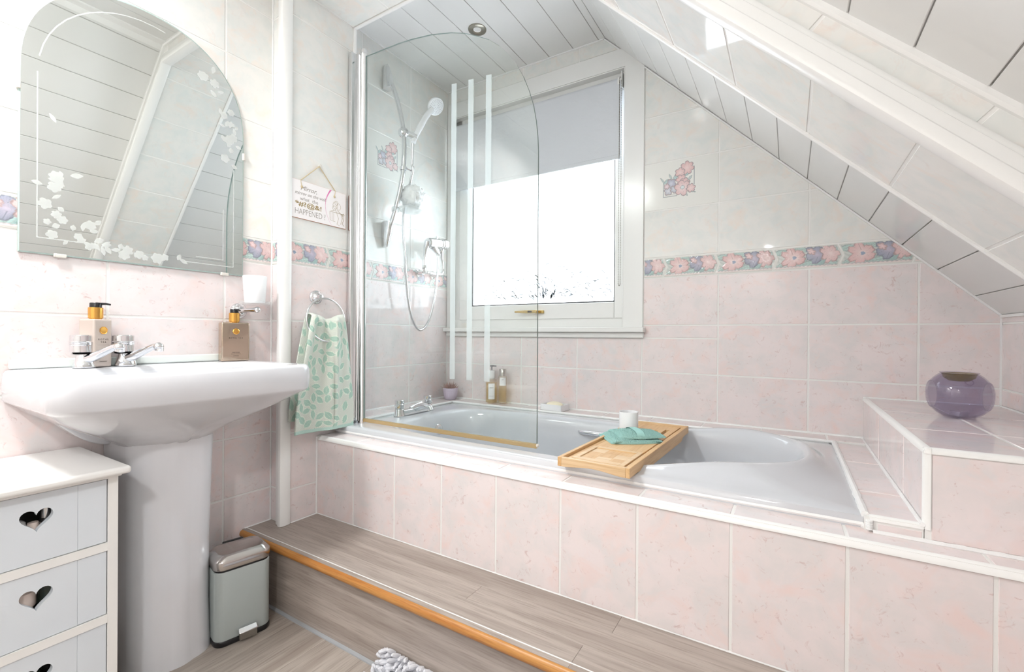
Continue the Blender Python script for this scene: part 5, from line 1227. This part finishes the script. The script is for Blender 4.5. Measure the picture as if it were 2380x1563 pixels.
# toiletries seen through the hearts
def toil(name, label, prof, c, mat, axis=(0, 0, 1)):
    mb = MB(); mb.lathe(prof, c, axis, 20); tag(mb.build(name, mat), label, 'toiletry')
JAR = [(.001, 0), (.017, 0), (.019, .004), (.019, .040), (.016, .046), (.016, .060), (.001, .061)]
BOT = [(.001, 0), (.020, 0), (.022, .004), (.022, .060), (.010, .074), (.010, .095), (.001, .096)]
SILV = pbr('silver_cap', (.75, .74, .74, 1), .2, 1.0); DGR = pbr('dark_green_jar', lin(34, 46, 40), .15); COP = pbr('rose_cap', lin(222, 206, 196), .25)
z1 = DZ[0][0]+.0065; z2 = DZ[1][0]+.0065; z3 = DZ[2][0]+.0065
toil('cosmetic_jar', 'white domed jar at the left of the top heart cut-out', [(.001, 0), (.018, 0), (.020, .005), (.020, .060), (.017, .074), (.010, .080), (.001, .081)], (.300, CY-.026, z1), WHITEG)
toil('cosmetic_bottle', 'silver capped bottle at the right of the top heart cut-out', BOT, (.298, CY+.022, z1), SILV)
toil('lipstick_tube', 'short pale tube low in the top heart cut-out', [(.001, 0), (.010, 0), (.010, .062), (.008, .072), (.001, .072)], (.309, CY+.000, z1), COP)
toil('cream_jar', 'pale capped jar at the top of the middle heart cut-out', [(.001, 0), (.020, 0), (.020, .060), (.024, .062), (.024, .092), (.020, .096), (.001, .096)], (.296, CY-.016, z2), COP)
toil('dark_jar', 'dark green jar at the right of the middle heart cut-out', [(.001, 0), (.020, 0), (.022, .004), (.022, .10), (.001, .102)], (.298, CY+.028, z2), DGR)
toil('dark_bottle', 'dark bottle behind the lowest visible heart cut-out', BOT, (.292, CY+.008, z3), DGR)
# ------------------------------------------------------------------ pedal bin
BING = pbr('sage_grey_enamel', lin(172, 180, 178), .35)
bn = thing('pedal_bin', 'sage grey pedal bin with chrome lid between basin and step', 'bin', (.225, -1.235, -.935))
bang = math.radians(12); BU = Vector((math.sin(bang), math.cos(bang), 0)); BN = Vector((math.cos(bang), -math.sin(bang), 0)); bc = Vector((.227, -1.231, 0))
def rr(hu, hn, r, z, n=6, zt=0.0):
    pts = []
    for (sx1, sy1, a0) in ((1, 1, 0), (-1, 1, 90), (-1, -1, 180), (1, -1, 270)):
        for i in range(n+1):
            a = math.radians(a0+90*i/n); u = sx1*(hu-r)+r*math.cos(a); v = sy1*(hn-r)+r*math.sin(a); pts.append(bc+BU*u+BN*v+UPV*(z+zt*v))
    return pts
mb = MB(); mb.loft([rr(.073, .056, .026, -.9345), rr(.0745, .0575, .027, -.932), rr(.0745, .0575, .027, -.921), rr(.073, .056, .026, -.919)]); mb.build('base_ring', BLACKP, bn)
mb = MB(); mb.loft([rr(.073, .056, .026, -.9185), rr(.073, .056, .026, -.727), rr(.0715, .0545, .026, -.7245)]); mb.build('body', BING, bn)
mb = MB(); mb.loft([rr(.0705, .0535, .025, -.7245), rr(.0705, .0535, .025, -.7185)]); mb.build('gasket', BLACKP, bn)
mb = MB(); mb.loft([rr(.0735, .0565, .026, -.7182), rr(.0745, .0575, .026, -.716), rr(.0745, .0575, .026, -.697), rr(.0735, .0565, .026, -.694), rr(.0600, .0430, .020, -.6805), rr(.0580, .0410, .020, -.6795)]); mb.build('lid', CHROME_D, bn, ang=50)
mb = MB(); mb.obox(bc-BN*.060+UPV*-.692, (BU, BN, UPV), (.028, .006, .010)); mb.build('hinge', BLACKP, bn, bevel=.003)
mb = MB(); pc = bc+BN*.064+BU*.006
mb.obox(pc+UPV*-.902+BN*.004, (BU, (BN*.8-UPV*.6).normalized(), (BN*.6+UPV*.8).normalized()), (.0245, .0085, .0035)); pe = mb.build('pedal', CHROME, bn, bevel=.002)
mb = MB(); mb.obox(pc+UPV*-.916+BN*.005, (BU, BN, UPV), (.0225, .0045, .0095)); mb.build('pedal_arm', pbr('worn_steel', (.30, .28, .25, 1), .45, .8, bump=(200, .5)), pe)
# ------------------------------------------------------------------ bath mat
MATF = pbr('white_chenille', lin(230, 231, 236), .95)
mat_ = thing('bath_mat', 'white shaggy chenille bath mat on the floor by the step', 'bath mat', (.98, -1.40, -.935))
mx0, mx1 = .722, 1.235
def mpos(x, v):
    """mat surface: v is the distance from the edge that is pushed up against the riser"""
    r = .030; lip = .030
    if v < lip: return Vector((x, -1.117, -.933+r+lip-v)), Vector((0, -1, .25))
    if v < lip+r*1.5708:
        a = (v-lip)/r; return Vector((x, -1.117-r*(1-math.cos(a)), -.933+r*(1-math.sin(a)))), Vector((0, -math.cos(a), math.sin(a)+.25))
    return Vector((x, -1.117-r-(v-lip-r*1.5708), -.933)), Vector((0, 0, 1))
mb = MB(); mb.grid(lambda u, w: mpos(mx0+(mx1-mx0)*u, .50*w)[0]+Vector((0, 0, .0012)), 4, 60); bk = mb.build('backing', MATF, mat_)
mb = MB(); rm = random.Random(4); v = .004
while v < .5:
    xx = mx0+.022*max(0, 1-v/.03)**2
    while xx <= mx1+.001:
        b, nr = mpos(xx+rm.uniform(-.004, .004), max(0, v+rm.uniform(-.004, .004))); tl = nr.normalized()+Vector((rm.uniform(-.5, .5), rm.uniform(-.3, .3), rm.uniform(-.3, .5)))
        if xx < mx0+.03: tl.x -= .5
        tl = tl.normalized()*rm.uniform(.020, .029); b = b+Vector((0, 0, .002))
        mb.tube([b, b+tl*.35, b+tl*.75, b+tl], [.0040, .0056, .0056, .0030], 7); xx += .0130
    v += .0130
pile = mb.build('pile', MATF, mat_); pile['kind'] = 'stuff'; pile['label'] = 'short white chenille tufts'
# ------------------------------------------------------------------ added lamps, out of view
OPAL = pbr('opal_glass', lin(250, 250, 248), .3, emis=((1, .97, .93, 1), 6.0))
OPAL.cycles.emission_sampling = 'NONE'; MATS['frosted_bulb'].cycles.emission_sampling = 'NONE'
cl = thing('added_ceiling_lamp', 'added round opal ceiling lamp, out of view, for soft room light', 'lamp', (.40, -2.05, ZR_))  # invented fixture, made broad so the main light falls softly
mb = MB(); mb.lathe([(.001, 0), (.150, 0), (.150, -.018), (.142, -.022), (.001, -.022)], (.40, -2.05, ZR_-.0005), (0, 0, 1), 40); mb.build('base_ring', PVC, cl)
mb = MB(); mb.lathe([(.140, -.022), (.136, -.040), (.115, -.058), (.09, -.070), (.03, -.075), (.001, -.0755)], (.40, -2.05, ZR_-.0005), (0, 0, 1), 40, False, True); mb.build('diffuser', OPAL, cl)
l = lamp_disc('added_ceiling_lamp_light', (.40, -2.05, ZR_-.085), .26, LAMP_W); l.data.spread = math.radians(180)

# fill light added behind the viewpoint, shaped as a downlight in the slope
SX, SYY = 1.50, -2.42; sn = Vector((-r2, 0, -r2)); sp0 = Vector((SX, SYY, CR-SX))
sd_ = thing('fill_downlight', 'added round white fill downlight in the sloped ceiling, out of view', 'downlight', sp0)
mb = MB(); mb.lathe([(.046, .004), (.050, .007), (.066, .006), (.070, .001), (.070, 0)], sp0, sn, 36, False, False); mb.build('trim_ring', PVC, sd_)
mb = MB(); mb.lathe([(.046, .003), (.001, .003)], sp0, sn, 28, False, True); mb.build('diffuser', OPAL, sd_)
l = lamp_disc('fill_downlight_light', sp0+sn*.009, .09, SLOPE_W); l.rotation_euler = sn.to_track_quat('-Z', 'Y').to_euler()

# lift everything so that the floor is at z = 0
for o in COL.objects:
    if o.parent is None and o.type != 'CAMERA':
        o.location.z += Z0
